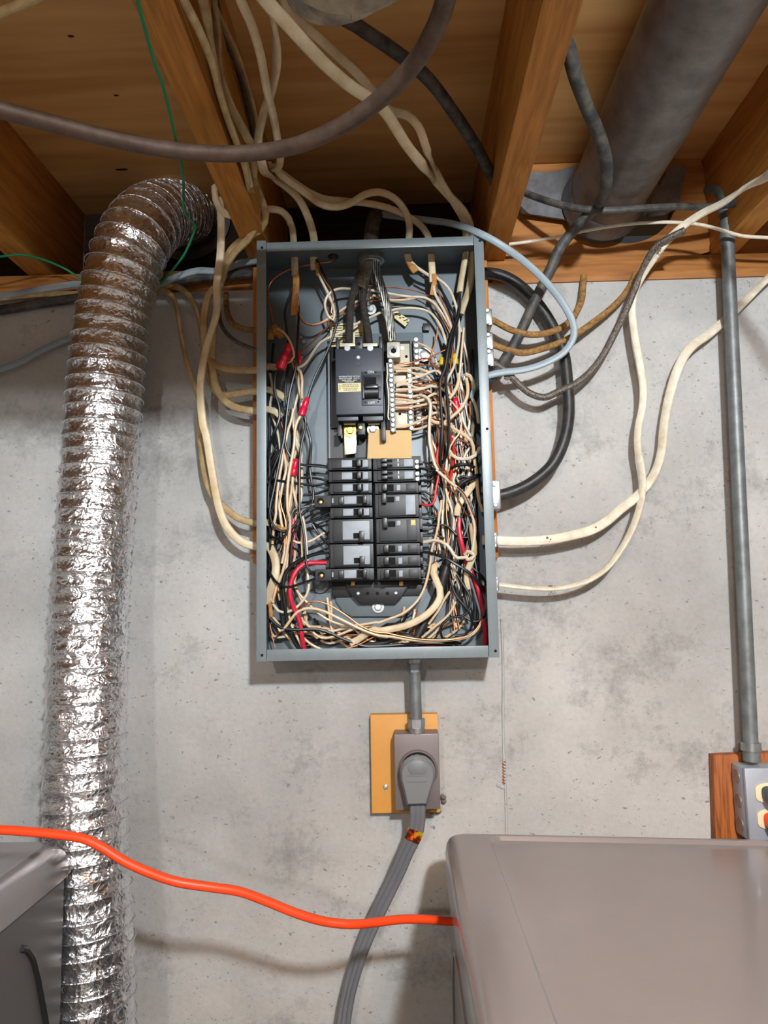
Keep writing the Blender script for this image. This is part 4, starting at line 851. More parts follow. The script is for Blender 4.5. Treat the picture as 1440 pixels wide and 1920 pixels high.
for zf in (.84, .5, .18):
    zz = oz0+.107*zf; obj('knockout', MB().lathe((ox0+.0006, -.04, zz), (-1, 0, 0), [(0, .0105), (.0012, .0105), (.0017, .0095), (.0014, .008)], 24), ZINC, bx)
xc = OB.w(1205, 1000, -.07)[0]+.0175
for v, nm_, mt, lab in ((1005, 'appliance_plug', PLUGD, 'dark grey plug in the upper socket of the right outlet box'), (1345, 'appliance_plug', ORANGE, 'red-orange plug in the lower socket of the right outlet box')):
    zc = OB.w(1300, v, -.07)[2]
    prof = [(xc+.0172*max(-1, min(1, 1.25*math.cos(t)))*1.0, -.0715, zc+.0145*math.sin(t)) for t in np.linspace(0, 2*math.pi, 24, endpoint=False)]
    obj('socket_face', MB().prism(prof, .004, .0008), IVORY, obt)
    g = thing(nm_, (xc+.006, -.072, zc), lab, 'plug')
    q0 = np.array([xc+.004, 0, zc])
    mb = MB(); rings = [(-.0722, .013, .0105), (-.082, .0135, .011), (-.092, .012, .009), (-.105, .0065, .006)]; vs = []
    for y, rx, rz in rings:
        for t in np.linspace(0, 2*math.pi, 16, endpoint=False): vs.append((q0[0]+rx*math.copysign(abs(math.cos(t))**.6, math.cos(t)), y, q0[2]+rz*math.copysign(abs(math.sin(t))**.6, math.sin(t))-.3*(-y-.0722)))
    fs = [(i*16+j, i*16+(j+1) % 16, (i+1)*16+(j+1) % 16, (i+1)*16+j) for i in range(3) for j in range(16)]+[tuple(range(16)), tuple(range(48, 64))[::-1]]
    obj('plug_body', mb.add(vs, fs), mt, g)
    e = np.array([q0[0], -.104, q0[2]-.0095])
    obj('plug_cord', MB().tube(spline([e, e+np.array([.006, -.012, -.012]), e+np.array([.02, -.012, -.06]), e+np.array([.05, .02, -.16]), e+np.array([.08, .05, -.4])]), .0042, 10), mt, g)
# ================================================================== dryer and washer
def rrect(x0, x1, y0, y1, r, n=7):
    out = []
    for cx, cy, a in ((x1-r, y1-r, 0), (x0+r, y1-r, 90), (x0+r, y0+r, 180), (x1-r, y0+r, 270)):
        for i in range(n): t = math.radians(a+90*i/(n-1)); out.append((cx+r*math.cos(t), cy+r*math.sin(t)))
    return out
def appliance(rings, fx):
    mb = MB(); vs = []; n = 28
    for x0, x1, y0, y1, r, z in rings: vs += [fx(x, y, z) for x, y in rrect(x0, x1, y0, y1, max(r, .002))]
    fs = [(i*n+j, i*n+(j+1) % n, (i+1)*n+(j+1) % n, (i+1)*n+j) for i in range(len(rings)-1) for j in range(n)]
    fs += [tuple(range(n))[::-1], tuple(range((len(rings)-1)*n, len(rings)*n))]
    return mb.add(vs, fs)
dx0, dx1, dy0, dy1, dz = .0515, .740, -.91, -.148, ZC-.3265
tilt = lambda x, y, z: (x, y, z-(x-dx0)*.0317)
dry = thing('dryer', ((dx0+dx1)/2, (dy0+dy1)/2, 0), 'graphite-grey dryer top with a shallow recess, at the lower right', 'dryer')
i_ = lambda d, z, r, dyo=None: (dx0+d, dx1-d, dy0+d, dy1-(d if dyo is None else dyo), r, dz+z)
obj('top', appliance([i_(.0, -.062, .022), i_(0, -.022, .022), i_(.0015, -.012, .022), i_(.005, -.005, .022), i_(.008, -.0025, .021), i_(.012, -.0008, .02), i_(.018, 0, .02), i_(.036, .0010, .02, .018), i_(.057, .0012, .018, .0235), i_(.0585, .0008, .017, .0245), i_(.0615, -.004, .016, .0275), i_(.063, -.0046, .015, .029), i_(.080, -.0048, .012, .045)], tilt), APPL, dry, sharp=24)
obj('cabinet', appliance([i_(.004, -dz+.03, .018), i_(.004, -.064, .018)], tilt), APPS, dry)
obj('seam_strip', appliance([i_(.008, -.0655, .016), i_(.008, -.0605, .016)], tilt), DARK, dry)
# stamped panel on the dryer side
obj('side_rib', MB().tube(spline([np.array([dx0+.004, y, dz+z]) for y, z in ((-.21, -.9), (-.21, -.3), (-.22, -.15), (-.26, -.11), (-.5, -.11), (-.84, -.11), (-.88, -.15), (-.88, -.9))], .02), .003, 8), APPS, dry)
for (xx, yy) in ((dx0+.06, dy0+.06), (dx1-.06, dy0+.06), (dx0+.06, dy1-.06), (dx1-.06, dy1-.06)):
    obj('foot', MB().lathe((xx, yy, 0), (0, 0, 1), [(0, .022), (.012, .022), (.014, .01), (.03, .01)], 16), BAKE, dry)
wx1, wy1, wz = -.4515, -.200, ZC-.3165
wx0, wy0 = wx1-.69, wy1-.74
wash = thing('washer', ((wx0+wx1)/2, (wy0+wy1)/2, 0), 'silver-grey washing machine corner at the lower left in front of the duct', 'washing machine')
j_ = lambda d, z, r, db=None: (wx0+d, wx1-d, wy0+d, wy1-(d if db is None else db), r, wz+z)
obj('top', appliance([j_(0, -.043, .012), j_(0, -.024, .012), j_(.003, -.012, .014), j_(.009, -.005, .016), j_(.017, -.0012, .018), j_(.023, .0012, .02, .012), j_(.027, .0012, .02, .014), j_(.034, -.002, .02, .02), j_(.08, -.004, .03, .05)], lambda *a: a), APPW, wash, sharp=50)
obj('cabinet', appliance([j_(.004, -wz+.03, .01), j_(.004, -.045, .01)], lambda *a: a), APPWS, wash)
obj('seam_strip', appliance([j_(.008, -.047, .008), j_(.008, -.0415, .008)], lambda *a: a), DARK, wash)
sp = [(1170, 165), (110, 1130), (150, 1140), (185, 1190), (205, 1270), (225, 1380), (250, 1500), (275, 1640)]
def onside(u, v):   # a point of the washer's right side
    x, y = BL.p(u, v); d = ray(x, y); return CP+d*((wx1-.0035)/d[0])
obj('side_reflection', MB().tube(spline([onside(u, v) for u, v in ((118, 1135), (150, 1142), (180, 1185), (203, 1270), (225, 1380), (248, 1500), (272, 1640))], .01), .0042, 8), BAKE, wash, label='dark curved line imitating a cable reflection')  # dark tube imitating a cable's reflection in the glossy side
for (xx, yy) in ((wx0+.06, wy0+.06), (wx1-.06, wy0+.06), (wx0+.06, wy1-.06), (wx1-.06, wy1-.06)):
    obj('foot', MB().lathe((xx, yy, 0), (0, 0, 1), [(0, .022), (.012, .022), (.014, .01), (.03, .01)], 16), BAKE, wash)
# ================================================================== wiring inside the panel
BW, WW, CW = .0020, .0022, .0010
def bw(label, k, pts, r=BW, mat=None, name='black_wire', **kw): return wire(name, label, mat or BLKWIRE, r, k, pts, **kw)
def ww(label, k, pts, r=WW, mat=None, name='white_wire', **kw): return wire(name, label, mat or WHT, r, k, pts, **kw)
def cw(label, k, pts, r=CW, mat=None, name='copper_wire', **kw): return wire(name, label, mat or COP, r, k, pts, **kw)
def nut(label, k, u0, v0, u1, v1, Y, r, mat, bend=None):
    """a crimped or twist-on splice cap from its open end to its tip"""
    p, q = k.w(u0, v0, -Y/100), k.w(u1, v1, -Y/100); ax = q-p; L = np.linalg.norm(ax)
    prof = [(0, r*.86), (L*.04, r), (L*.45, r*.98), (L*.5, r*.8), (L*.58, r*.78), (L*.64, r*.86), (L*.95, r*.62), (L, r*.45)]
    mb = MB().lathe(p, ax, prof, 14)
    return obj('wire_nut', mb, mat, None, label, 'wire connector')
# ---- service conductors
P = path(A, [(1340, 300, 6.8), (1290, 400, 6.9), (1225, 540, 7.2), (1160, 700, 7.4), (1130, 830, 7.4), (1118, 980, 7.3), (1112, 1140, 7.2), (1108, 1290, 7.0)])
obj('service_conductor', MB().tube(spline(P, .003), .0062, 14), CLOTHBLK, None, 'left dusty black service conductor running to the main breaker top', 'wire')
P = path(A, [(1370, 300, 6.2), (1330, 420, 6.3), (1290, 600, 6.6), (1262, 760, 6.9), (1275, 900, 7.0), (1300, 1050, 7.0), (1325, 1180, 7.0), (1335, 1290, 7.0)])
obj('service_conductor', MB().tube(spline(P, .003), .006, 14), CLOTHBLK, None, 'right dusty black service conductor running to the main breaker top', 'wire')
mb = MB()
for k in range(26):
    a = A.w(1290+random.uniform(-70, 70), random.uniform(360, 700), -.075); mb.tube(spline([a, a+np.array([random.uniform(-.008, .008), random.uniform(-.006, 0), random.uniform(-.03, -.01)])], .006), .0006, 4)
mb.sweep(spline(path(A, [(1345, 320, 6.7), (1300, 430, 7.0), (1250, 560, 7.2), (1215, 660, 7.3)]), .004), prof_ell(.0125, .007, 12), rad=None)
obj('frayed_sheath', mb, CLOTHDUST, None, 'frayed brown sheath end hanging under the hub around the service conductors', 'sheath')
P = spline(path(B, [(85, 330, 7), (95, 420, 7.2), (120, 530, 7.5), (165, 680, 7.8), (205, 830, 7.8), (235, 980, 7.6), (255, 1110, 7.4), (275, 1260, 7.2)]), .003); PQ, FQ = frames(P); Lc = len(PQ)
st = thing('neutral_conductor', PQ[0], 'bare stranded aluminium neutral conductor running to the neutral bar lug', 'wire')
first = True
for k in range(12):
    vs = []
    for i in range(Lc):
        a, b_, t = FQ[i]; rr = .0052 if k < 9 else .0024; ph = 2*math.pi*(k/9 if k < 9 else (k-9)/3)+i*.11
        rr *= 1+.12*math.sin(i*.4+k*1.7); vs.append(PQ[i]+a*rr*math.cos(ph)+b_*rr*math.sin(ph)*.8)
    obj('strand', MB().tube(vs, .0015, 6), ALU, st)
# ---- upper left quadrant
cable_sheaths = [((500, 470), (512, 620), (500, 800), (493, 985))]
obj('paper_wrap', MB().sweep(spline(path(A, [(505, 480, 6.7), (512, 600, 6.7), (500, 760, 6.6), (490, 880, 6.5), (487, 970, 6.4)]), .005), prof_flat(.0055, .0018), flat=True, rad=None), PAPER, None, 'torn brown paper filler hanging from the first cable end at upper left', 'paper')
obj('paper_wrap', MB().sweep(spline(path(A, [(740, 380, 6.8), (752, 440, 6.8), (760, 520, 6.8)]), .005), prof_flat(.0036, .0012), flat=True), PAPER, None, 'small torn brown paper tuft at the second cable end', 'paper')
obj('paper_wrap', MB().sweep(spline(path(B, [(470, 370, 6.6), (505, 430, 6.8), (540, 480, 6.8)]), .005), prof_flat(.0055, .0018), flat=True), PAPER, None, 'tan paper filler at the cable end right of the hub', 'paper')
obj('paper_wrap', MB().sweep(spline(path(B, [(742, 500, 6.5), (745, 600, 6.5), (735, 660, 6.5), (722, 740, 6.4)]), .005), prof_flat(.0042, .0014), flat=True), PAPER, None, 'brown paper filler at the straight cable end right of centre', 'paper')
for n_, (u, v, du) in enumerate(((265, 1080, 30), (230, 1130, -6), (300, 1110, 50))):
    obj('paper_wrap', MB().sweep(spline(path(A, [(u, v, 5), (u+du*.4, v+50, 5.4), (u+du, v+110, 5.6)]), .004), prof_flat(.005, .0016), flat=True), PAPER, None, 'brown paper scraps at the cable entry on the upper left side', 'paper', 'paper scraps at the upper left cable entry')
cw('bare copper wire from the dark grommet dropping along the left side', A, [(960, 290, 6.8), (940, 330, 7), (900, 365, 7), (800, 375, 6.6), (660, 400, 6), (500, 430, 5.6), (380, 480, 5.6), (270, 550, 5.6), (215, 620, 5.6), (195, 700, 5.6), (205, 830, 5.6), (232, 950, 5.6), (245, 1060, 5.6)], r=.0015)
wire('copper_wire', 'twisted pair of tan and copper wires swinging from the first cable to the right', COPW, .0020, A, [(505, 700, 6.6), (530, 820, 6.6), (540, 940, 6.6), (590, 1035, 6.6), (680, 1080, 6.6), (780, 1060, 6.5), (880, 1000, 6.4), (980, 940, 6.2), (1090, 865, 6), (1200, 810, 5.6), (1290, 785, 5.2), (1370, 765, 5), (B, 60, 740, 5), (B, 130, 770, 5), (B, 250, 795, 5), (B, 400, 795, 5), (B, 560, 770, 5), (B, 660, 790, 5.2), (B, 760, 850, 5.4), (B, 850, 960, 5.6), (B, 920, 1100, 5.8)])
cw('bare copper wire beside the tan wire, first cable to the neutral bar side', A, [(520, 720, 6.9), (535, 880, 6.9), (560, 1000, 7), (620, 1065, 7), (700, 1085, 6.8), (800, 1060, 6.6), (930, 1000, 6.4), (1080, 935, 6), (1220, 840, 5.6), (1330, 805, 5), (B, 60, 800, 4.6), (B, 140, 800, 4.6), (B, 300, 780, 4.6), (B, 560, 770, 5), (B, 700, 820, 5.4), (B, 800, 950, 5.6), (B, 880, 1080, 5.8), (B, 935, 1200, 5.8)])
ww('white wire curling in a loop left of the service conductors', A, [(760, 500, 6.8), (830, 640, 6.8), (890, 760, 6.6), (930, 870, 6.5), (945, 960, 6.5), (930, 1020, 6.6), (890, 1000, 6.7), (850, 920, 6.8), (835, 830, 6.8), (870, 740, 6.8), (940, 685, 6.6), (1020, 665, 6.2), (1110, 670, 5.6), (1250, 675, 5.2), (1340, 685, 5.2), (1430, 695, 5.2), (B, 200, 715, 5.2), (B, 350, 742, 5.2), (B, 500, 760, 5.2), (B, 620, 765, 5.4), (B, 720, 810, 5.6), (B, 810, 910, 5.8), (B, 880, 1020, 6), (B, 940, 1130, 6.2), (B, 955, 1250, 6.2)])
cw('bare copper wire dropping diagonally from the second cable', A, [(735, 360, 6.9), (790, 500, 7), (850, 600, 7), (910, 690, 6.9), (930, 770, 6.8), (915, 860, 6.8), (905, 930, 6.7), (940, 990, 6.4), (1000, 980, 6.2), (1060, 950, 6), (1220, 840, 5.2), (1310, 640, 4.6), (1400, 640, 4.6), (B, 200, 650, 4.6), (B, 400, 665, 4.6), (B, 560, 700, 4.8), (B, 700, 760, 5.2), (B, 830, 850, 5.4), (B, 900, 960, 5.6), (B, 950, 1060, 5.8)])
bw('black wire falling from the second cable toward a red splice cap', A, [(740, 340, 6.7), (800, 460, 6.7), (870, 590, 6.6), (930, 700, 6.8), (965, 830, 7.4), (985, 960, 7.8), (965, 1080, 8), (925, 1210, 8), (870, 1350, 8), (800, 1500, 8), (740, 1620, 8), (CC, 700, 160, 8), (CC, 660, 280, 8), (CC, 640, 350, 8)])
ww('white wire rising from the left bundle past the cream sticker', A, [(520, 1560, 6.6), (580, 1540, 6.6), (650, 1470, 6.6), (710, 1370, 6.6), (790, 1270, 6.6), (890, 1215, 6.4), (980, 1180, 6.2), (1090, 1125, 5.8), (1250, 1030, 5.2), (1360, 985, 5), (1440, 945, 5), (B, 180, 930, 5), (B, 290, 905, 5), (B, 430, 885, 5), (B, 580, 895, 5), (B, 690, 930, 5), (B, 760, 1000, 5.2), (B, 830, 1120, 5.4), (B, 880, 1300, 5.6)])
cw('bare copper wire slanting up from a red splice cap to the sticker', A, [(560, 1400, 6.4), (640, 1320, 6.4), (720, 1240, 6.4), (800, 1160, 6.2), (880, 1080, 6), (930, 1020, 6), (935, 940, 6.2)], r=.0013)
wire('tan_wire', 'tan wire curving from the upper left cable entry to a red cap', COPW, .0020, A, [(300, 1120, 6), (370, 1160, 6.6), (430, 1240, 7.2), (470, 1330, 7.6), (490, 1430, 7.6), (455, 1480, 7.4), (420, 1500, 7)])
bw('black wire hanging in the shade from the first cable', A, [(480, 620, 6), (450, 720, 5.6), (400, 860, 5.2), (385, 960, 5.2), (400, 1080, 5.4), (420, 1250, 5.6), (430, 1400, 5.8), (420, 1560, 6), (CC, 400, 120, 6.4), (CC, 390, 300, 6.6), (CC, 420, 480, 6.6)])
bw('long black wire running down from the first cable to the lower left bundle', A, [(520, 700, 6.2), (540, 900, 6.6), (535, 1100, 7.2), (525, 1300, 7.6), (515, 1460, 7.8), (500, 1600, 7.8), (CC, 480, 120, 7.8), (CC, 445, 260, 7.8), (CC, 420, 420, 7.8), (CC, 400, 600, 7.8), (CC, 380, 780, 7.8), (CC, 350, 930, 7.8), (CC, 320, 1080, 7.8), (CC, 285, 1250, 7.8), (CC, 250, 1420, 7.8), (CC, 220, 1560, 7.8), (E, 215, 60, 7.8), (E, 240, 180, 7.6), (E, 300, 255, 7.4), (E, 390, 275, 7.2), (E, 470, 230, 7), (E, 520, 160, 6.8), (E, 600, 60, 6.6), (E, 690, 0, 6), (CC, 850, 1560, 5.6)])
nut('larger red splice cap at upper left, lower one of the overlapping pair', A, 330, 1575, 400, 1385, 8.2, .0085, REDNUT)
nut('red splice cap at upper left, upper one of the overlapping pair', A, 400, 1480, 425, 1290, 7.6, .0068, REDNUT)
nut('small red splice cap just right of the overlapping pair at upper left', A, 560, 1505, 515, 1340, 7.0, .0042, REDNUT)
nut('red splice cap on the slanting black wire left of the main breaker', CC, 570, 535, 640, 335, 8.2, .0062, REDNUT)
nut('red splice cap low in the left bundle, beside the top left breaker', CC, 475, 1215, 515, 1020, 7.4, .0056, REDNUT)
for u, v, u2, v2, lab in ((200, 1480, 290, 1560, 'stub of cream cable entering the upper left side, topmost'), ):
    cable('cream_cable', lab, CABLE, .0058, .0034, A, [(150, 1545, 5), (230, 1545, 5.4), (290, 1555, 6)])
cable('cream_cable', 'stub of cream cable entering the left side beside the dark bundle, upper of two', CABLE, .0058, .0034, CC, [(140, 235, 5), (240, 255, 5.4), (330, 300, 6), (385, 340, 6.4)])
cable('cream_cable', 'stub of cream cable entering the left side beside the dark bundle, lower of two', CABLE, .0056, .0034, CC, [(140, 460, 5), (220, 470, 5.4), (290, 500, 6), (340, 545, 6.4)])
# ---- left bundle, middle
wire('tan_wire', 'tan wire dropping from the red splice cap on the slanting wire', COPW, .0024, CC, [(575, 520, 8), (530, 590, 8), (500, 690, 8), (495, 800, 7.8), (480, 930, 7.8), (455, 1060, 7.8), (430, 1200, 7.8), (415, 1350, 7.8), (412, 1500, 7.8), (420, 1620, 7.6), (E, 440, 120, 7.4), (E, 440, 260, 7.2), (E, 420, 420, 7), (E, 400, 560, 6.8), (E, 370, 700, 6.8), (E, 330, 810, 6.8), (E, 290, 920, 6.8), (E, 260, 1030, 6.8), (E, 250, 1080, 6.8)])
wire('tan_wire', 'tan wire running down beside the red splice caps on the left', COPW, .0022, CC, [(520, 0, 7), (560, 40, 7), (580, 140, 7), (575, 260, 7), (580, 350, 7.4)])
ww('white wire leaving the lower left red cap downward', CC, [(475, 1200, 7.2), (470, 1300, 7.2), (455, 1400, 7), (440, 1500, 7), (430, 1620, 7), (E, 440, 60, 7)], mat=COPW, name='tan_wire')
ww('thin white wire from the lower left red cap to the eared breaker', CC, [(485, 1210, 6.8), (475, 1330, 6.6), (495, 1440, 6.4), (520, 1530, 6.2), (E, 580, 100, 6), (E, 600, 180, 6), (E, 620, 330, 6), (E, 630, 500, 6.2), (E, 640, 650, 6.4), (E, 645, 800, 6.6), (E, 655, 900, 6.6), (E, 630, 990, 6.6), (E, 560, 1090, 6.6), (E, 480, 1160, 6.6), (E, 400, 1190, 6.6), (E, 310, 1170, 6.6), (E, 260, 1110, 6.4), (E, 230, 1040, 6.2)])
bw('black wire forking from the left bundle down past the splice cap', CC, [(500, 0, 6.8), (480, 120, 6.8), (440, 300, 6.8), (410, 480, 6.8), (395, 650, 7), (385, 830, 7.2), (420, 950, 7.2), (480, 1035, 7), (540, 1080, 6.6), (640, 1095, 6), (760, 1105, 5.6), (860, 1120, 5.4)])
bw('black wire hanging from the red cap past the middle of the left bundle', CC, [(600, 520, 8), (620, 600, 8), (610, 700, 7.8), (580, 820, 7.8), (560, 950, 7.8), (550, 1100, 7.8), (548, 1300, 7.8), (548, 1500, 7.8), (552, 1620, 7.8), (E, 560, 100, 7.8), (E, 590, 250, 7.8), (E, 610, 420, 7.8), (E, 620, 570, 7.8), (E, 640, 690, 7.8), (E, 690, 755, 7.6), (E, 730, 780, 7.2)])
bw('black wire bowing right of the bundle toward the third breaker', CC, [(600, 560, 6), (640, 690, 6), (675, 830, 6), (670, 980, 5.6), (665, 1130, 5.4), (685, 1270, 5.4), (705, 1400, 5.6), (700, 1520, 5.8)], r=.0024)
bw('black wire crossing the left bundle to the second left breaker', CC, [(200, 1240, 6), (300, 1265, 6.6), (420, 1280, 6.8), (560, 1300, 6.6), (700, 1320, 6), (800, 1310, 5.6), (880, 1285, 5.2)])
bw('black wire arching behind to the second left breaker', CC, [(480, 1240, 5), (580, 1235, 5), (700, 1238, 5), (790, 1250, 5.2), (870, 1275, 5.2)])
bw('black wire crossing low behind the left bundle to the third left breaker', CC, [(260, 1380, 5.6), (360, 1420, 5.6), (500, 1430, 5.4), (640, 1430, 5.2), (760, 1410, 5.2), (870, 1360, 5.2)])
bw('black wire curving from the left wall back into the bundle, upper left', CC, [(290, 20, 7), (270, 160, 7), (280, 300, 7), (320, 430, 7), (325, 560, 7), (290, 660, 7), (240, 780, 6.6), (205, 880, 6), (190, 980, 5.4)])
bw('black wire slanting down the left wall below the cable stubs', CC, [(330, 920, 6.6), (280, 1010, 6.4), (230, 1110, 6), (200, 1190, 5.6), (195, 1300, 5.4)])
bw('black wire slanting tightly beside the first along the left wall', CC, [(360, 880, 7), (300, 1020, 6.8), (250, 1150, 6.6), (215, 1270, 6.2), (200, 1420, 6), (200, 1580, 5.8)])
ww('pale wire running down the left bundle beside the splice caps', CC, [(480, 460, 6), (465, 560, 6), (430, 670, 6), (400, 800, 6), (370, 930, 6.2), (350, 1080, 6.4), (320, 1240, 6.4), (300, 1400, 6.4), (285, 1560, 6.4), (E, 285, 80, 6.4), (E, 265, 180, 6.4), (E, 255, 300, 6.2), (E, 245, 420, 6)], mat=COPW, name='tan_wire')
ww('pale wire splitting from the left bundle above the lower red cap', CC, [(370, 930, 6), (390, 1040, 6), (400, 1140, 6.2), (370, 1270, 6.4), (340, 1420, 6.4), (320, 1560, 6.4), (E, 330, 60, 6.4), (E, 350, 200, 6.4), (E, 385, 330, 6.4), (E, 385, 480, 6.4), (E, 350, 640, 6.4)], mat=COPW, name='tan_wire')
cw('bright copper wire low in the left bundle', CC, [(320, 1380, 6.6), (335, 1500, 6.8), (355, 1600, 6.8), (E, 375, 90, 6.8), (E, 395, 200, 6.8), (E, 400, 330, 6.8), (E, 400, 500, 6.8), (E, 370, 660, 6.8), (E, 330, 800, 6.9), (E, 290, 950, 6.9), (E, 260, 1060, 6.9)], r=.0012)
# ---- lower left
cable('cream_cable', 'thick cream cable end inside the lower left corner', CABLE, .0068, .0040, E, [(170, 440, 5.2), (225, 470, 5.6), (265, 560, 6), (285, 680, 6.4), (270, 800, 6.6), (235, 900, 6.4), (205, 1000, 6), (190, 1090, 5.6)])
cable('cream_cable', 'short cream cable stub just above the thick one at lower left', CABLE, .0056, .0034, E, [(150, 170, 5), (225, 190, 5.4), (280, 230, 5.8)])
obj('paper_wrap', MB().sweep(spline(path(E, [(300, 230, 6), (340, 245, 6.4), (380, 270, 6.6)]), .004), prof_flat(.0048, .0016), flat=True), PAPER, None, 'brown paper scrap among the wires at lower left', 'paper')
obj('paper_wrap', MB().sweep(spline(path(E, [(215, 1080, 6.2), (225, 1160, 6.4), (230, 1245, 6.4)]), .004), prof_flat(.003, .0014), flat=True), PAPER, None, 'brown paper strip hanging from the thick cable end at lower left', 'paper')
bw('black wire looping over the pale wires at lower left', E, [(200, 300, 6.6), (260, 350, 7), (330, 370, 7.4), (390, 320, 7.4), (420, 230, 7.4), (450, 120, 7.2), (490, 30, 7), (CC, 540, 1580, 6.8), (CC, 640, 1555, 6.4)])
bw('black wire arcing from the lower left wall to the bottom eared breaker', E, [(190, 660, 6), (225, 760, 6.8), (290, 850, 7.6), (370, 900, 8), (460, 900, 8), (550, 870, 8), (640, 840, 7.6), (730, 810, 7.2)], r=.0021)
bw('thick black wire bending from the lower left double breaker down the box', E, [(830, 515, 6), (740, 530, 6.4), (640, 560, 6.8), (540, 610, 7.2), (450, 670, 7.4), (390, 750, 7.4), (365, 850, 7.4), (368, 1000, 7.2), (385, 1120, 7), (400, 1240, 6.6), (430, 1380, 6.4), (480, 1500, 6), (550, 1600, 5.6), (640, 1660, 5.2)], r=.0030)
wire('red_wire', 'thick red wire bending from the lower left breaker to the box bottom', RED, .0036, E, [(850, 630, 6.2), (760, 632, 6.6), (660, 632, 7), (590, 650, 7.2), (530, 700, 7.4), (480, 780, 7.6), (450, 870, 7.6), (442, 960, 7.6), (455, 1060, 7.4), (490, 1150, 7), (530, 1230, 6.8), (560, 1330, 6.6), (575, 1440, 6.4), (590, 1540, 6), (625, 1640, 5.4), (700, 1690, 5)], n=10)
bw('black wire from the upper double breaker dropping behind the left bundle', E, [(870, 125, 5.4), (760, 150, 5.6), (650, 175, 5.8), (560, 200, 6), (500, 260, 6.2), (470, 350, 6.2), (455, 480, 6.2), (450, 620, 6.2), (460, 740, 6), (480, 900, 5.8), (510, 1000, 5.6)])
bw('black wire from the lower double breaker sagging to the left', E, [(850, 395, 5.4), (760, 440, 5.4), (650, 480, 5.4), (560, 490, 5.4), (470, 460, 5.6), (420, 380, 5.6)])
bw('black wire slanting down to the lower left double breaker', E, [(690, 190, 5), (740, 270, 5), (800, 350, 5.2), (860, 400, 5.4)])
wire('tan_wire', 'tan wire curving up to the left double breakers', COPW, .0020, E, [(470, 380, 5.8), (530, 405, 5.8), (610, 405, 5.6), (700, 375, 5.4), (780, 325, 5.2), (845, 285, 5.2)])
wire('red_wire', 'short red wire glimpsed behind the left bundle', RED, .0030, E, [(480, 140, 5.4), (475, 230, 5.4), (490, 330, 5.4), (470, 440, 5.4), (450, 560, 5.2)])
bw('black wire running along the box bottom from the lower left', E, [(210, 1240, 6.4), (280, 1320, 6.6), (370, 1370, 6.8), (500, 1385, 6.8), (640, 1380, 6.6), (780, 1385, 6.4), (900, 1425, 6.2), (1020, 1480, 6), (1150, 1530, 5.8), (1280, 1570, 5.6), (F, 100, 1450, 5.4), (F, 400, 1430, 5.2), (F, 700, 1420, 5), (F, 900, 1440, 4.8)], r=.0026)
wire('tan_wire', 'tan wire sweeping across the bottom, rising at the lower left', COPW, .0023, E, [(240, 1240, 6), (300, 1330, 6.4), (330, 1400, 6.6), (370, 1380, 6.8), (430, 1300, 7), (520, 1190, 7.2), (600, 1150, 7.2), (700, 1145, 7.2), (820, 1175, 7.2), (950, 1235, 7.2), (1080, 1300, 7.2), (1200, 1360, 7.2), (1320, 1410, 7.2), (1440, 1450, 7.2), (F, 250, 1350, 7.2), (F, 420, 1380, 7.2), (F, 600, 1392, 7.2), (F, 800, 1388, 7.2), (F, 980, 1365, 7), (F, 1090, 1320, 6.6), (F, 1160, 1230, 6.2), (F, 1200, 1120, 5.8)])
cw('bare copper wire sweeping across the bottom from left to right', E, [(290, 1440, 6.2), (400, 1350, 6.6), (500, 1230, 7), (580, 1130, 7.4), (660, 1075, 7.6), (750, 1065, 7.6), (860, 1095, 7.6), (980, 1160, 7.6), (1100, 1240, 7.6), (1220, 1330, 7.6), (1340, 1390, 7.6), (1440, 1415, 7.6), (F, 180, 1310, 7.6), (F, 340, 1345, 7.6), (F, 520, 1375, 7.6), (F, 720, 1385, 7.6), (F, 900, 1375, 7.4), (F, 1050, 1335, 7), (F, 1140, 1250, 6.6), (F, 1190, 1130, 6.2), (F, 1220, 960, 5.8), (F, 1225, 800, 5.4)], r=.0013)
wire('tan_wire', 'tan wire dipping along the bottom then rising to the right breakers', COPW, .0020, E, [(510, 930, 6), (570, 1010, 6.2), (650, 1090, 6.2), (740, 1180, 6.2), (860, 1265, 6.2), (1000, 1320, 6.2), (1150, 1335, 6.2), (1300, 1320, 6.2), (1430, 1300, 6.2), (F, 100, 1205, 6.2), (F, 220, 1165, 6.2), (F, 340, 1120, 6.2), (F, 430, 1060, 6.2), (F, 510, 980, 6), (F, 565, 890, 5.8), (F, 600, 800, 5.8), (F, 630, 680, 5.8), (F, 650, 560, 5.8), (F, 665, 440, 6), (F, 700, 320, 6.2), (F, 730, 190, 6.2), (F, 745, 60, 6.2), (H, 440, 750, 6.2), (H, 455, 560, 6.2)])
wire('tan_wire', 'tan wire making a low wave along the bottom left', COPW, .0020, E, [(590, 1290, 5.6), (660, 1350, 5.8), (720, 1430, 6), (800, 1475, 6), (900, 1470, 6), (1000, 1440, 6), (1120, 1390, 6), (1250, 1345, 5.8), (1380, 1320, 5.6)])
wire('tan_wire', 'short tan wire bending near the bottom edge at left', COPW, .0020, E, [(560, 1440, 5.4), (620, 1500, 5.6), (700, 1560, 5.8), (830, 1620, 5.6), (920, 1650, 5.4)])
wire('tan_wire', 'tan wire descending through the lower left bundle', COPW, .0021, E, [(260, 1250, 5), (320, 1330, 5), (390, 1430, 5), (470, 1520, 5), (560, 1600, 5), (640, 1660, 5)])
wire('tan_wire', 'tan wire hidden low behind the red wire at left', COPW, .0021, E, [(400, 900, 5.2), (420, 1100, 5), (440, 1280, 5), (500, 1420, 5), (560, 1540, 5), (600, 1640, 5)])
cw('thin copper wire hanging in the lower left corner', E, [(215, 1300, 5.4), (235, 1420, 5.4), (260, 1530, 5.4), (295, 1640, 5.4)], r=.0009)
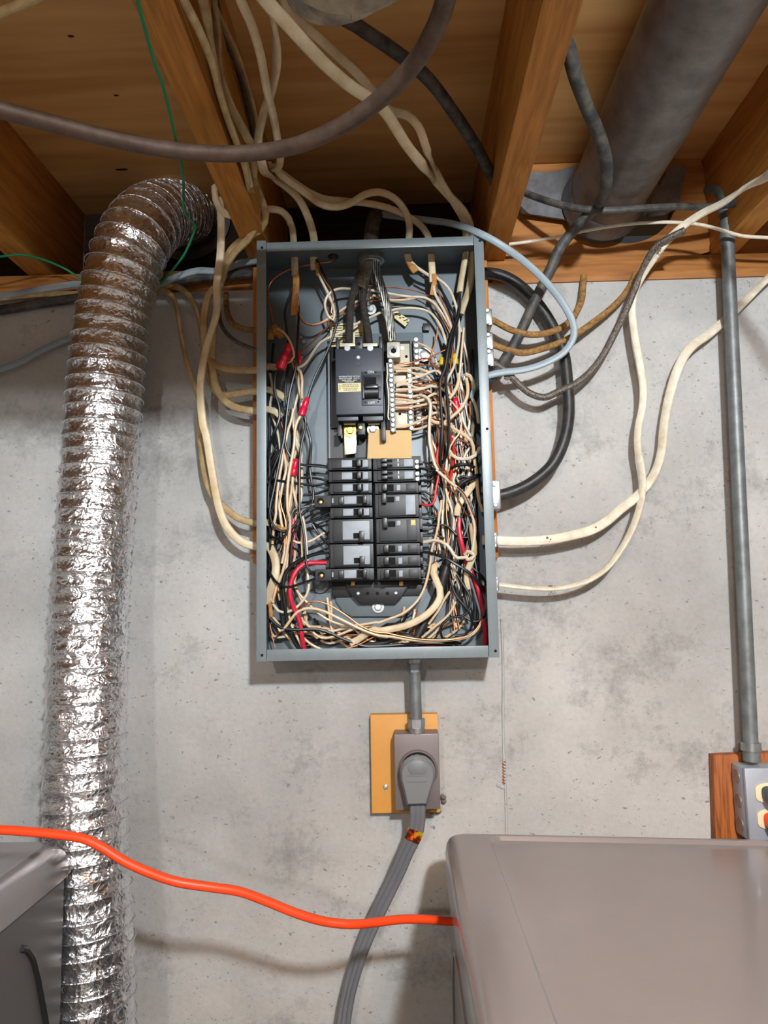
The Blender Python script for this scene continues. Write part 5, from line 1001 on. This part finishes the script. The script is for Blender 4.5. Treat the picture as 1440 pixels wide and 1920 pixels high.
cable('cream_cable', 'cream cable lying along the bottom, rising on the right', CABLE, .0056, .0036, E, [(1120, 1540, 5.6), (1200, 1500, 5.8), (1300, 1430, 6), (1400, 1385, 6.4), (F, 120, 1290, 6.6), (F, 250, 1270, 6.6), (F, 380, 1240, 6.6), (F, 500, 1190, 6.6), (F, 610, 1120, 6.6), (F, 700, 1030, 6.6), (F, 750, 930, 6.6), (F, 745, 850, 6.6), (F, 710, 770, 6.6), (F, 680, 690, 6.4), (F, 690, 620, 6.2), (F, 720, 605, 5.8)])
cw('copper wire glinting near the bottom edge', E, [(960, 1620, 5.6), (1060, 1600, 5.8), (1200, 1560, 5.8), (1320, 1500, 5.8), (1440, 1440, 5.8)], r=.0012)
wire('black_cable', 'thick black cable rising through the right gutter from the bottom', BLKRUB, .0075, H, [(600, 430, 4.6), (640, 520, 4.8), (655, 640, 5), (650, 800, 5), (650, 1000, 5), (650, 1200, 5), (640, 1380, 5), (610, 1550, 5), (560, 1720, 4.8), (F, 790, 720, 4.8), (F, 760, 820, 4.6), (F, 720, 920, 4.4), (F, 680, 1020, 4.2), (F, 620, 1130, 4.2), (F, 560, 1260, 4.2), (F, 500, 1380, 4.2)], cat='cable', n=12)
wire('black_cable', 'black cable lying along the box bottom at right', BLKRUB, .005, F, [(-100, 1440, 4.6), (120, 1420, 4.8), (300, 1370, 4.8), (420, 1340, 4.6), (520, 1390, 4.6), (700, 1400, 4.6), (860, 1410, 4.4), (960, 1440, 4.2)], cat='cable', n=10)
wire('red_wire', 'red wire lying along the box bottom at right', RED, .0034, F, [(420, 1490, 4.2), (560, 1462, 4.4), (720, 1458, 4.4), (860, 1470, 4.2)])
# ---- neutral bar wiring
NBW = [(905, 395, 1060, 400, 1200, 395, 1330, 440, 'tan'), (905, 345, 1100, 350, 1250, 360, 1420, 372, 'copper'), (905, 352, 1080, 330, 1200, 300, 1300, 270, 'copper'),
       (930, 435, 1060, 430, 1180, 470, 1290, 478, 'tan'), (940, 600, 1060, 545, 1250, 490, 1440, 430, 'white'), (935, 615, 1030, 590, 1100, 600, 1200, 640, 'white'),
       (930, 660, 1060, 655, 1200, 660, 1420, 620, 'white'), (930, 690, 1060, 685, 1250, 690, 1370, 712, 'copper'), (925, 715, 1060, 735, 1150, 742, 1230, 735, 'white'),
       (925, 770, 1060, 785, 1180, 800, 1300, 780, 'tan'), (925, 820, 1060, 825, 1250, 790, 1440, 710, 'white'), (925, 880, 1060, 880, 1250, 850, 1440, 820, 'tan'),
       (925, 890, 1060, 905, 1160, 910, 1260, 880, 'copper'), (935, 1100, 1060, 1095, 1250, 1030, 1440, 940, 'white'), (930, 1118, 1060, 1110, 1230, 1040, 1330, 1000, 'tan'),
       (1150, 985, 1220, 980, 1310, 1000, 1440, 1030, 'copper'), (1150, 1100, 1230, 1085, 1330, 1060, 1440, 1050, 'copper'), (1140, 1150, 1230, 1135, 1320, 1100, 1420, 1075, 'tan'),
       (1200, 560, 1280, 548, 1330, 550, 1400, 560, 'copper'), (1150, 600, 1250, 600, 1320, 590, 1440, 575, 'copper'), (1150, 650, 1220, 655, 1330, 690, 1380, 720, 'copper'),
       (925, 850, 1050, 852, 1150, 862, 1260, 842, 'copper'), (925, 745, 1040, 752, 1130, 760, 1250, 770, 'copper'), (930, 560, 1000, 575, 1080, 580, 1180, 560, 'tan')]
NBL = {'tan': ('tan_wire', 'tan insulated wires fanning out from the neutral bar screws', COPW, .0021), 'copper': ('copper_wire', 'bare copper wires fanning out from the neutral bar screws', COP, .0011), 'white': ('white_wire', 'white insulated wires fanning out from the neutral bar screws', WHT, .0022)}
TGT = [(D, 800, 300), (D, 860, 240), (D, 800, 380), (D, 880, 420), (D, 820, 520), (D, 860, 600), (D, 900, 700), (D, 870, 330)]
cnt = {}; ORD = 'first second third fourth fifth sixth seventh eighth ninth tenth eleventh twelfth'.split(); NBW.sort(key=lambda q: q[1])
for i, (a, b_, c, d, e, f, g, h, kind) in enumerate(NBW):
    n_, lab, mt, r = NBL[kind]; y = 7.0-.05*(i % 7); last = (MBK.p(g, h)[0]+random.uniform(18, 45), MBK.p(g, h)[1]+random.uniform(-18, 60))
    cnt[kind] = cnt.get(kind, 0)+1
    wire(n_, lab.replace('wires fanning out from', 'wire leaving')+f', {ORD[cnt[kind]-1]} of its colour from the top', mt, r, MBK, [(a, b, y) for a, b in ((a, b_),)]+[(c, d, y), (e, f, y+.1), (g, h, y-.4), (PX, last[0], last[1], 5.6-.15*(i % 5)), (PX, last[0]+random.uniform(-4, 14), last[1]+random.uniform(30, 80), 5-.2*(i % 4))], group=lab)
ww('white wire draping from the neutral bar down past the right breakers', G, [(60, 385, 7), (150, 410, 7.4), (230, 470, 7.8), (262, 560, 8), (258, 700, 8), (245, 850, 8), (240, 1000, 8), (240, 1150, 8), (260, 1320, 8), (295, 1480, 8), (340, 1640, 8), (420, 1790, 8), (H, 370, 10, 8), (H, 480, 110, 8), (H, 600, 220, 8), (H, 720, 310, 8), (H, 840, 420, 7.8), (H, 920, 560, 7.6), (H, 980, 720, 7.4), (H, 1030, 880, 7.2), (H, 1055, 1040, 7), (H, 1050, 1200, 6.8), (H, 1030, 1380, 6.6), (H, 1010, 1500, 6.4)], r=.0025)
cw('bare copper wire running beside the draping white wire', G, [(220, 620, 7.2), (240, 850, 7.4), (265, 1100, 7.6), (300, 1350, 7.8), (345, 1550, 7.8), (430, 1700, 7.9), (H, 460, 0, 8.2), (H, 560, 110, 8.2), (H, 640, 270, 8), (H, 700, 420, 7.8), (H, 780, 580, 7.6), (H, 860, 720, 7.2), (H, 930, 840, 6.8)], r=.0012)
cw('second bare copper wire slanting right of the draping white wire', G, [(480, 1640, 7), (520, 1750, 7.2), (H, 530, 20, 7.2), (H, 640, 250, 7.2), (H, 760, 330, 8.3), (H, 860, 430, 8.1), (H, 930, 560, 7.9), (H, 1000, 740, 7.6), (H, 1060, 920, 7.2), (H, 1085, 1060, 7), (H, 1080, 1200, 6.8)], r=.0012)
# ---- right gutter, nearer wires
bw('long black wire hanging in front at the right, left of a pair', B, [(1030, 720, 6.8), (1030, 860, 7), (1010, 980, 7.2), (960, 1110, 7.6), (920, 1250, 8), (890, 1400, 8.2), (865, 1560, 8.2), (G, 440, 120, 8.4), (G, 432, 300, 8.4), (G, 445, 480, 8.4), (G, 455, 700, 8.4), (G, 470, 900, 8.4), (G, 465, 1100, 8.4), (G, 455, 1300, 8.2), (G, 440, 1500, 7.6), (G, 420, 1700, 6.6), (G, 330, 1800, 5.8), (G, 200, 1850, 5.4)], r=.0027)
bw('long black wire hanging in front at the right, right of a pair', B, [(1020, 960, 6.4), (980, 1130, 6.8), (940, 1300, 7.4), (900, 1480, 7.8), (G, 540, 60, 8.2), (G, 540, 250, 8.3), (G, 560, 450, 8.3), (G, 580, 700, 8.3), (G, 592, 900, 8.3), (G, 590, 1100, 8.3), (G, 580, 1300, 8), (G, 560, 1440, 7.4), (G, 500, 1560, 6.8), (G, 420, 1680, 6), (G, 300, 1760, 5.6), (G, 180, 1720, 5.4)], r=.0025)
bw('black wire falling from the top right cable', B, [(560, 490, 6.4), (640, 550, 6), (730, 600, 5.8), (820, 680, 5.8), (880, 780, 5.8), (930, 880, 5.8), (980, 980, 5.8), (1000, 1100, 5.6), (1000, 1300, 5.4), (1010, 1500, 5.2)])
bw('second black wire falling from the straight top right cable', B, [(760, 540, 6.2), (800, 620, 6), (850, 730, 6), (890, 840, 6), (930, 960, 6), (960, 1060, 6), (960, 1200, 5.8), (940, 1400, 5.6)])
ww('white wire arching right from the straight top right cable', B, [(755, 520, 6.2), (790, 560, 6.4), (860, 610, 6.4), (930, 700, 6.4), (970, 800, 6.4), (1000, 900, 6.2), (1020, 1040, 6.2), (1030, 1160, 6.2), (1010, 1350, 6.2), (960, 1560, 6.2), (D, 900, 120, 6.2), (D, 860, 260, 6)])
ww('white wire from the cable right of the hub crossing to the next cable', B, [(490, 370, 6.7), (540, 420, 6.6), (610, 470, 6.3), (680, 515, 5.8), (740, 560, 5.4)], r=.0028)
ww('white wire falling left of the bundled right wires', B, [(735, 640, 6.6), (760, 740, 6.6), (790, 800, 6.5), (850, 900, 6.4), (900, 1010, 6.4), (940, 1120, 6.4), (930, 1300, 6.2), (900, 1500, 6)])
cw('copper wire falling among the right wires', B, [(770, 640, 6.5), (800, 720, 6.5), (850, 850, 6.4), (910, 980, 6.4), (950, 1100, 6.3), (960, 1260, 6.2), (940, 1450, 6.2), (920, 1600, 6.2)], r=.0012)
wire('tan_wire', 'tan wire bowing out from the right wires above the ground bar', COPW, .0018, B, [(760, 1000, 5.2), (800, 1080, 5.2), (860, 1190, 5.4), (890, 1320, 5.4)], n=7)
wire('tan_wire', 'tan wire looping over the round ground screw', COPW, .0018, B, [(560, 1280, 5), (640, 1310, 5), (710, 1360, 5), (750, 1430, 5), (780, 1530, 5)])
cw('brown copper wire crossing the ground screw', B, [(780, 1100, 5.6), (770, 1220, 5.4), (730, 1350, 5.2), (700, 1450, 5.2), (730, 1520, 5.2), (800, 1560, 5.2)], r=.0014)
cw('copper wire reaching left over the ground screw', B, [(880, 1350, 5.8), (800, 1390, 6), (700, 1440, 6.4), (580, 1480, 6.8), (430, 1510, 7), (320, 1530, 7)], r=.0012)
ww('cream wire arching at the right edge of the gutter', G, [(880, 10, 7), (960, 40, 6.8), (1020, 130, 6.4), (1040, 220, 6), (1040, 330, 5.6)], r=.0034, mat=CABLE, name='cream_wire')
wire('grey_wire', 'grey cable end splitting at the right edge of the gutter', GREYC, .0040, G, [(1130, 190, 5), (1050, 270, 5.6), (1015, 360, 6), (1000, 460, 6.2)], cat='cable')
ww('white wire dropping from the grey cable end at the right edge', G, [(1010, 440, 6.2), (1050, 530, 6.2), (1085, 640, 6), (1110, 760, 5.6), (1125, 900, 5.2)], r=.0028)
bw('black wire dropping from the grey cable end at the right edge', G, [(990, 500, 6.2), (1000, 640, 6.2), (1020, 780, 6.2), (1070, 900, 6), (1135, 1010, 5.6)], r=.0026)
cw('bright copper wire at the grey cable end', G, [(975, 500, 6.4), (965, 580, 6.4), (975, 680, 6.4), (990, 760, 6.2)], r=.0016)
nut('red splice cap deep in the right gutter', G, 750, 700, 705, 440, 6.4, .0066, REDNUT)
nut('yellow splice cap in the right gutter, left one', B, 835, 1530, 830, 1440, 5.8, .0052, YEL)
nut('yellow splice cap in the right gutter, right one', B, 985, 1520, 975, 1400, 5.8, .0052, YEL)
ww('white wire sweeping left over the red cap to the neutral bar', G, [(770, 0, 7.4), (770, 120, 7.4), (730, 260, 7.4), (670, 370, 7.4), (600, 450, 7.2)], r=.003, mat=COPW, name='tan_wire')
ww('tan wire curving around the red cap in the right gutter', G, [(905, 90, 7), (930, 220, 7.2), (930, 380, 7.4), (880, 520, 7.6), (800, 640, 7.6), (700, 740, 7.6), (600, 820, 7.4), (500, 890, 7.2)], r=.0028, mat=COPW, name='tan_wire')
ww('tan wire bending from the bar across the gutter and down its right side', G, [(260, 840, 7.2), (340, 880, 7.3), (450, 900, 7.2), (560, 920, 7.2), (660, 980, 7.2), (780, 1060, 7.2), (900, 1130, 7.2), (990, 1210, 7.2), (1030, 1310, 7), (1040, 1450, 6.8), (1060, 1600, 6.6), (1085, 1750, 6.4), (1095, 1880, 6.2), (H, 1100, 240, 6), (H, 1120, 480, 5.8), (H, 1160, 640, 5.4), (H, 1200, 760, 5)], r=.0029, mat=COPW, name='tan_wire')
ww('white wire hanging in a wide U across the right gutter', G, [(600, 1390, 7.4), (650, 1470, 7.8), (740, 1530, 8), (850, 1545, 8), (960, 1530, 8), (1060, 1480, 7.8), (1120, 1400, 7.4), (1145, 1340, 7)], r=.0029)
cw('copper wire bulging right around the red cap and back', G, [(610, 480, 7), (700, 580, 7.2), (770, 700, 7.4), (815, 830, 7.6), (810, 980, 7.8), (760, 1110, 7.9), (680, 1210, 7.9), (620, 1310, 7.8), (595, 1400, 7.6)], r=.0014, mat=COPW)
cw('copper wire arching over the U-shaped white wire', G, [(605, 1240, 7.2), (700, 1225, 7.4), (790, 1205, 7.4), (870, 1220, 7.2), (960, 1270, 7), (1060, 1295, 6.8), (1130, 1300, 6.4)], r=.0012)
cw('copper wire slanting to the U-shaped white wire', G, [(690, 1300, 7), (740, 1400, 7.2), (790, 1500, 7.2)], r=.0011)
bw('black tie wound across the right gutter bundle', G, [(640, 1700, 7.2), (730, 1665, 7.8), (840, 1640, 8), (950, 1650, 7.8), (1050, 1690, 7.2)], r=.0026)
bw('black wire rising to the right edge below the black tie', G, [(760, 1900, 7), (860, 1860, 7.2), (980, 1890, 7.2), (1070, 1850, 7), (1150, 1830, 6.4)], r=.003)
bw('grey-black wire hooked at the right edge of the gutter', H, [(760, 320, 7.4), (830, 250, 7.6), (910, 200, 7.6), (1010, 165, 7.4), (1090, 125, 7), (1150, 115, 6.6)], r=.0034)
wire('red_wire', 'red wire from the upper right double breaker rising along the gutter', REDB, .0022, H, [(55, 590, 6.2), (130, 640, 6.6), (220, 655, 6.8), (300, 620, 7), (345, 530, 7), (355, 400, 7), (375, 280, 7), (400, 160, 7), (410, 20, 7), (G, 395, 1700, 7), (G, 380, 1500, 7), (G, 410, 1340, 7), (G, 440, 1220, 6.8), (G, 450, 1100, 6)], n=8)
wire('red_wire', 'red wire running down the middle of the right gutter', REDB, .0024, G, [(600, 1100, 6.4), (640, 1180, 6.6), (680, 1280, 6.8), (690, 1400, 6.8), (680, 1540, 6.8), (660, 1660, 6.8), (640, 1780, 6.8), (610, 1900, 6.8), (H, 615, 160, 6.6), (H, 590, 260, 6.2)], n=8)
wire('red_wire', 'thick red wire in the lower right gutter', RED, .0036, H, [(780, 890, 6.6), (775, 1000, 6.8), (785, 1140, 6.8), (815, 1290, 6.8), (850, 1440, 6.6), (880, 1560, 6), (900, 1660, 5.6), (960, 1790, 5.8), (F, 1060, 660, 6), (F, 1110, 770, 6), (F, 1150, 880, 6), (F, 1175, 1000, 5.8), (F, 1195, 1150, 5.6), (F, 1215, 1300, 5.4), (F, 1210, 1450, 5)], n=10)
cable('cream_cable', 'cream cable end slanting in the right gutter', CABLE, .0052, .0034, H, [(1060, 200, 5.6), (1010, 300, 6), (940, 400, 6.4), (860, 500, 6.6), (790, 610, 6.8), (745, 720, 6.8), (740, 820, 6.4)])
ww('white wire from the sixth right breaker crossing to the gutter knot', H, [(110, 1310, 5.6), (200, 1300, 6), (340, 1275, 6.4), (450, 1300, 6.8), (560, 1360, 7), (630, 1450, 7.2), (680, 1540, 7.2), (750, 1595, 7.2), (850, 1590, 7.2), (930, 1575, 7.2)], r=.0027)
ww('white wire knotted around the lower right bundle', H, [(880, 1530, 7), (930, 1480, 7.6), (1000, 1500, 8), (1050, 1550, 7.8), (1000, 1610, 7.6), (930, 1620, 7.4), (900, 1580, 7)], r=.0032)
cable('cream_cable', 'cream cable hanging below the knot in the lower right gutter', CABLE, .0050, .0034, H, [(1030, 1560, 6.8), (1000, 1650, 6.8), (950, 1760, 6.6), (F, 1030, 660, 6.4), (F, 1025, 760, 6), (F, 1050, 850, 5.4)])
cable('cream_cable', 'straight cream cable at the right side of the gutter above the knot', CABLE2, .0046, .0030, H, [(1000, 980, 6.2), (1010, 1100, 6.4), (1030, 1250, 6.4), (1050, 1400, 6.4), (1050, 1540, 6.4)])
bw('black wire from the seventh right breaker crossing to the lower right side', F, [(545, 470, 5.6), (620, 475, 6), (720, 505, 6.8), (820, 540, 7.4), (900, 590, 7.6), (1000, 650, 7.6), (1080, 710, 7.4), (1150, 790, 7), (1210, 870, 6.4)], r=.0024)
bw('black wire looping in the lower right corner', F, [(850, 740, 6.2), (880, 850, 6.4), (930, 950, 6.6), (1010, 1040, 6.8), (1060, 1120, 6.8), (1080, 1200, 6.6), (1060, 1280, 6.4), (1000, 1330, 6.2), (900, 1340, 6)], r=.0021)
bw('black wire circling in the lower right corner', F, [(920, 700, 6), (980, 800, 6.2), (1050, 920, 6.4), (1060, 1040, 6.6), (990, 1130, 6.8), (870, 1150, 6.8), (780, 1210, 6.8), (750, 1290, 6.6), (770, 1360, 6.4), (860, 1375, 6.2), (980, 1350, 6)], r=.0021)
bw('black wire crossing the lower right corner to the side', F, [(1000, 1140, 6.4), (1080, 1190, 6.4), (1160, 1180, 6.2), (1220, 1120, 5.8)], r=.0021)
bw('black wire drooping to the box bottom at far right', F, [(1090, 640, 5.6), (1160, 700, 5.8), (1210, 760, 5.6), (1225, 900, 5.2)])
bw('grey-sheened black wire diagonal in the lower right corner', F, [(1050, 720, 6.4), (1090, 840, 6.6), (1130, 980, 6.6), (1165, 1120, 6.4), (1160, 1200, 6)], r=.0018, mat=GREYCORD)
wire('tan_wire', 'tan wire slanting from the lower right corner to the bottom', COPW, .0020, F, [(910, 985, 5.6), (860, 1090, 5.6), (790, 1170, 5.6), (700, 1240, 5.6), (620, 1310, 5.4), (560, 1360, 5.2)])
wire('tan_wire', 'tan wire ending in mid-air beside the thick black cable', COPW, .0020, F, [(850, 880, 5.4), (790, 970, 5.4), (730, 1080, 5.4), (680, 1150, 5.2), (630, 1220, 5)])
bw('black wire from the bottom right breaker to the thick cable', F, [(545, 748, 5.6), (620, 755, 5.6), (700, 770, 5.4), (760, 800, 5)])
LEADR, LEADL = [], []
for i, (v0, pts) in enumerate(((185, [(640, 190, 5.8), (740, 185, 6), (820, 200, 6), (880, 250, 6.2), (940, 310, 6.2), (1040, 320, 6)]), (300, [(640, 300, 5.6), (720, 300, 5.6), (790, 330, 5.4)]), (120, [(640, 125, 5.6), (700, 110, 5.6), (760, 80, 5.4)]), (600, [(640, 610, 5.6), (720, 570, 5.8), (800, 540, 5.6)]), (240, [(640, 235, 5.4), (690, 215, 5.4), (740, 170, 5.2)]))):
    LEADR.append((F.p(545, v0)[1], F, [(545, v0, 5.6)]+pts))
for u0, v0, pts in ((1290, 100, [(1350, 115, 5.6), (1400, 90, 5.6), (1440, 40, 5.4)]), (1290, 170, [(1360, 170, 5.6), (1420, 190, 5.6), (1450, 250, 5.4)]), (1300, 240, [(1360, 230, 5.6), (1420, 190, 5.6), (1450, 130, 5.4)]), (1300, 300, [(1360, 300, 5.4), (1400, 270, 5.4), (1445, 200, 5.2)]), (1230, 425, [(1300, 430, 5.6), (1370, 470, 5.6), (1430, 460, 5.4)]), (1250, 440, [(1320, 490, 5.8), (1380, 580, 5.8), (1440, 650, 5.6)]), (1260, 730, [(1330, 740, 5.4), (1400, 700, 5.4)])):
    LEADR.append((BR.p(u0, v0)[1], BR, [(u0-40, v0, 5.6), (u0, v0, 5.6)]+pts))
for u0, v0, pts in ((205, 150, [(120, 135, 5.4), (0, 130, 5.6)]), (215, 670, [(120, 720, 5.4), (0, 760, 5.6)]), (60, 540, [(0, 560, 5.8), (-60, 600, 5.8)]), (180, 1120, [(100, 1130, 5.8), (0, 1160, 6)]), (200, 900, [(120, 830, 5.2), (40, 780, 5.2)])):
    LEADL.append((BR.p(u0, v0)[1], BR, [(u0+40, v0, 5.4), (u0, v0, 5.4)]+pts))
for side, LD in (('right', LEADR), ('left', LEADL)):
    LD.sort(key=lambda q: q[0])
    for i, (_, k, pts) in enumerate(LD): bw(f'short black lead at the {side} side of the breakers, {ORD[i]} from the top', k, pts, group=f'short black breaker leads on the {side}', r=.0019)
# ---- tangled mass behind: individual wires that cannot be told apart
def tangle(n, x0, x1, y0, y1, ya, yb, mix, where, seed, r_=1):
    rnd = random.Random(seed)
    for i in range(n):
        kind = rnd.choices(list(mix), list(mix.values()))[0]; nm_, mt, r = {'black': ('black_wire', BLKWIRE, .0021), 'white': ('white_wire', WHT, .0022), 'tan': ('tan_wire', COPW, .0021), 'copper': ('copper_wire', COP, .0011), 'red': ('red_wire', REDB, .0020)}[kind]
        s0, s1 = sorted((rnd.uniform(0, .45), rnd.uniform(.5, 1))); x = rnd.uniform(0, 1); y = rnd.uniform(ya, yb); pts = []; m_ = rnd.randint(5, 8)
        for j in range(m_+1):
            t = s0+(s1-s0)*j/m_; py = y0+(y1-y0)*t; sk = 26*t; x = min(1, max(0, x+rnd.uniform(-.28, .28))); y = min(yb, max(ya, y+rnd.uniform(-.6, .6)))
            pts.append((x0(t)+(x1(t)-x0(t))*x, py, y))
        lab = f'{kind} wires lost in the tangle of the {where}'
        wire(nm_, lab, mt, r, PX, pts, group=lab, n=6, step=.009)
tangle(64, lambda t: 832+8*t, lambda t: 884+14*t, 590, 1190, 3, 5.6, {'black': 7, 'white': 2, 'tan': 2.5, 'copper': 1.8, 'red': .5}, 'right gutter', 5)
tangle(22, lambda t: 800+16*t, lambda t: 850+10*t, 690, 1060, 3, 5, {'black': 4, 'tan': 2, 'copper': 2, 'white': 1.5}, 'space right of the breakers', 9)
tangle(22, lambda t: 506, lambda t: 566, 640, 1200, 3, 6, {'black': 5, 'tan': 2, 'white': 1, 'copper': 1}, 'left bundle', 11)
# bottom tangle: horizontal
rnd = random.Random(3)
for i in range(16):
    kind = rnd.choice(['black', 'tan', 'tan', 'copper', 'black', 'white']); nm_, mt, r = {'black': ('black_wire', BLKWIRE, .0022), 'white': ('white_wire', WHT, .0022), 'tan': ('tan_wire', COPW, .0021), 'copper': ('copper_wire', COP, .0011)}[kind]
    xa = rnd.uniform(510, 640); xb = rnd.uniform(720, 900); pts = [(xa-rnd.uniform(0, 20), rnd.uniform(1120, 1180), 4)]
    for j in range(6): pts.append((xa+(xb-xa)*j/5, 1192+rnd.uniform(-14, 22)-abs(j-2.5)*3, rnd.uniform(3, 5)))
    pts.append((xb+15, rnd.uniform(1130, 1180), 4)); lab = f'{kind} wires lying along the bottom of the panel'
    wire(nm_, lab, mt, r, PX, pts, group=lab, n=6, step=.009)
# ---- cable clamps on the panel sides
def clamp(label, k, u, v, w, h, X, side, n=2):
    c = k.w(u, v, -.05); z = c[2]; t = thing('cable_clamp', (X, -.05, z), label, 'cable clamp')
    x0, x1 = (X, X+w) if side > 0 else (X-w, X)
    obj('clamp_body', MB().box(x0, x1, -.066, -.034, z-h/2, z+h/2, .002), ZINC, t)
    for q in (-1, 1):
        obj('clamp_screw', MB().lathe(((x0+x1)/2, -.065, z+q*h*.36), (0, -1, 0), [(0, .0036), (.003, .0036), (.004, .0026)], 12), SCREWM, t)
    return t
clamp('zinc cable clamp on the panel right side at the upper brown cable', R, 90, 465, .0165, .028, X1, 1)
clamp('zinc cable clamp on the panel right side at the lower brown cable', R, 95, 580, .0165, .028, X1, 1)
clamp('zinc cable clamp on the panel right side at the silver cable', R, 100, 660, .0165, .028, X1, 1)
clamp('large zinc cable clamp on the panel right side at the looping black cable', R, 125, 1312, .0185, .046, X1, 1)
clamp('zinc cable clamp on the panel right side at the wide cream cable', R, 128, 1526, .0105, .024, X1, 1)
clamp('zinc cable clamp at the lowest cream cable on the panel right side', R, 135, 1735, .0105, .024, X1, 1)
# lint clots on the right cables
for lab, k, u, v, Y, r in (('grey lint tuft hanging on the wide cream cable', R, 365, 1520, 5, .007), ('small lint tuft on the lowest cream cable', R, 400, 1752, 5, .005), ('lint tuft under the grey cable at the right of the panel', R, 195, 735, 5.6, .007), ('lint clot on the right cables below the joist', R, 905, 115, 9.6, .006), ('long lint tuft on the wide cream cable, right of the first', R, 590, 1472, 4.8, .006)):
    c = k.w(u, v, -Y/100); mb = MB()
    for j in range(9): mb.ball(c+np.array([random.uniform(-1, 1)*r*1.3, random.uniform(-.3, .3)*r, random.uniform(-1, .6)*r*.7]), r*random.uniform(.2, .42))
    for j in range(7):
        a = c+np.array([random.uniform(-1, 1)*r, 0, 0]); mb.tube(spline([a, a+np.array([random.uniform(-.006, .006), -.002, -.006]), a+np.array([random.uniform(-.009, .009), 0, -.013])], .004), .0003, 4)
    obj('lint', mb, LINT, None, lab, 'lint')
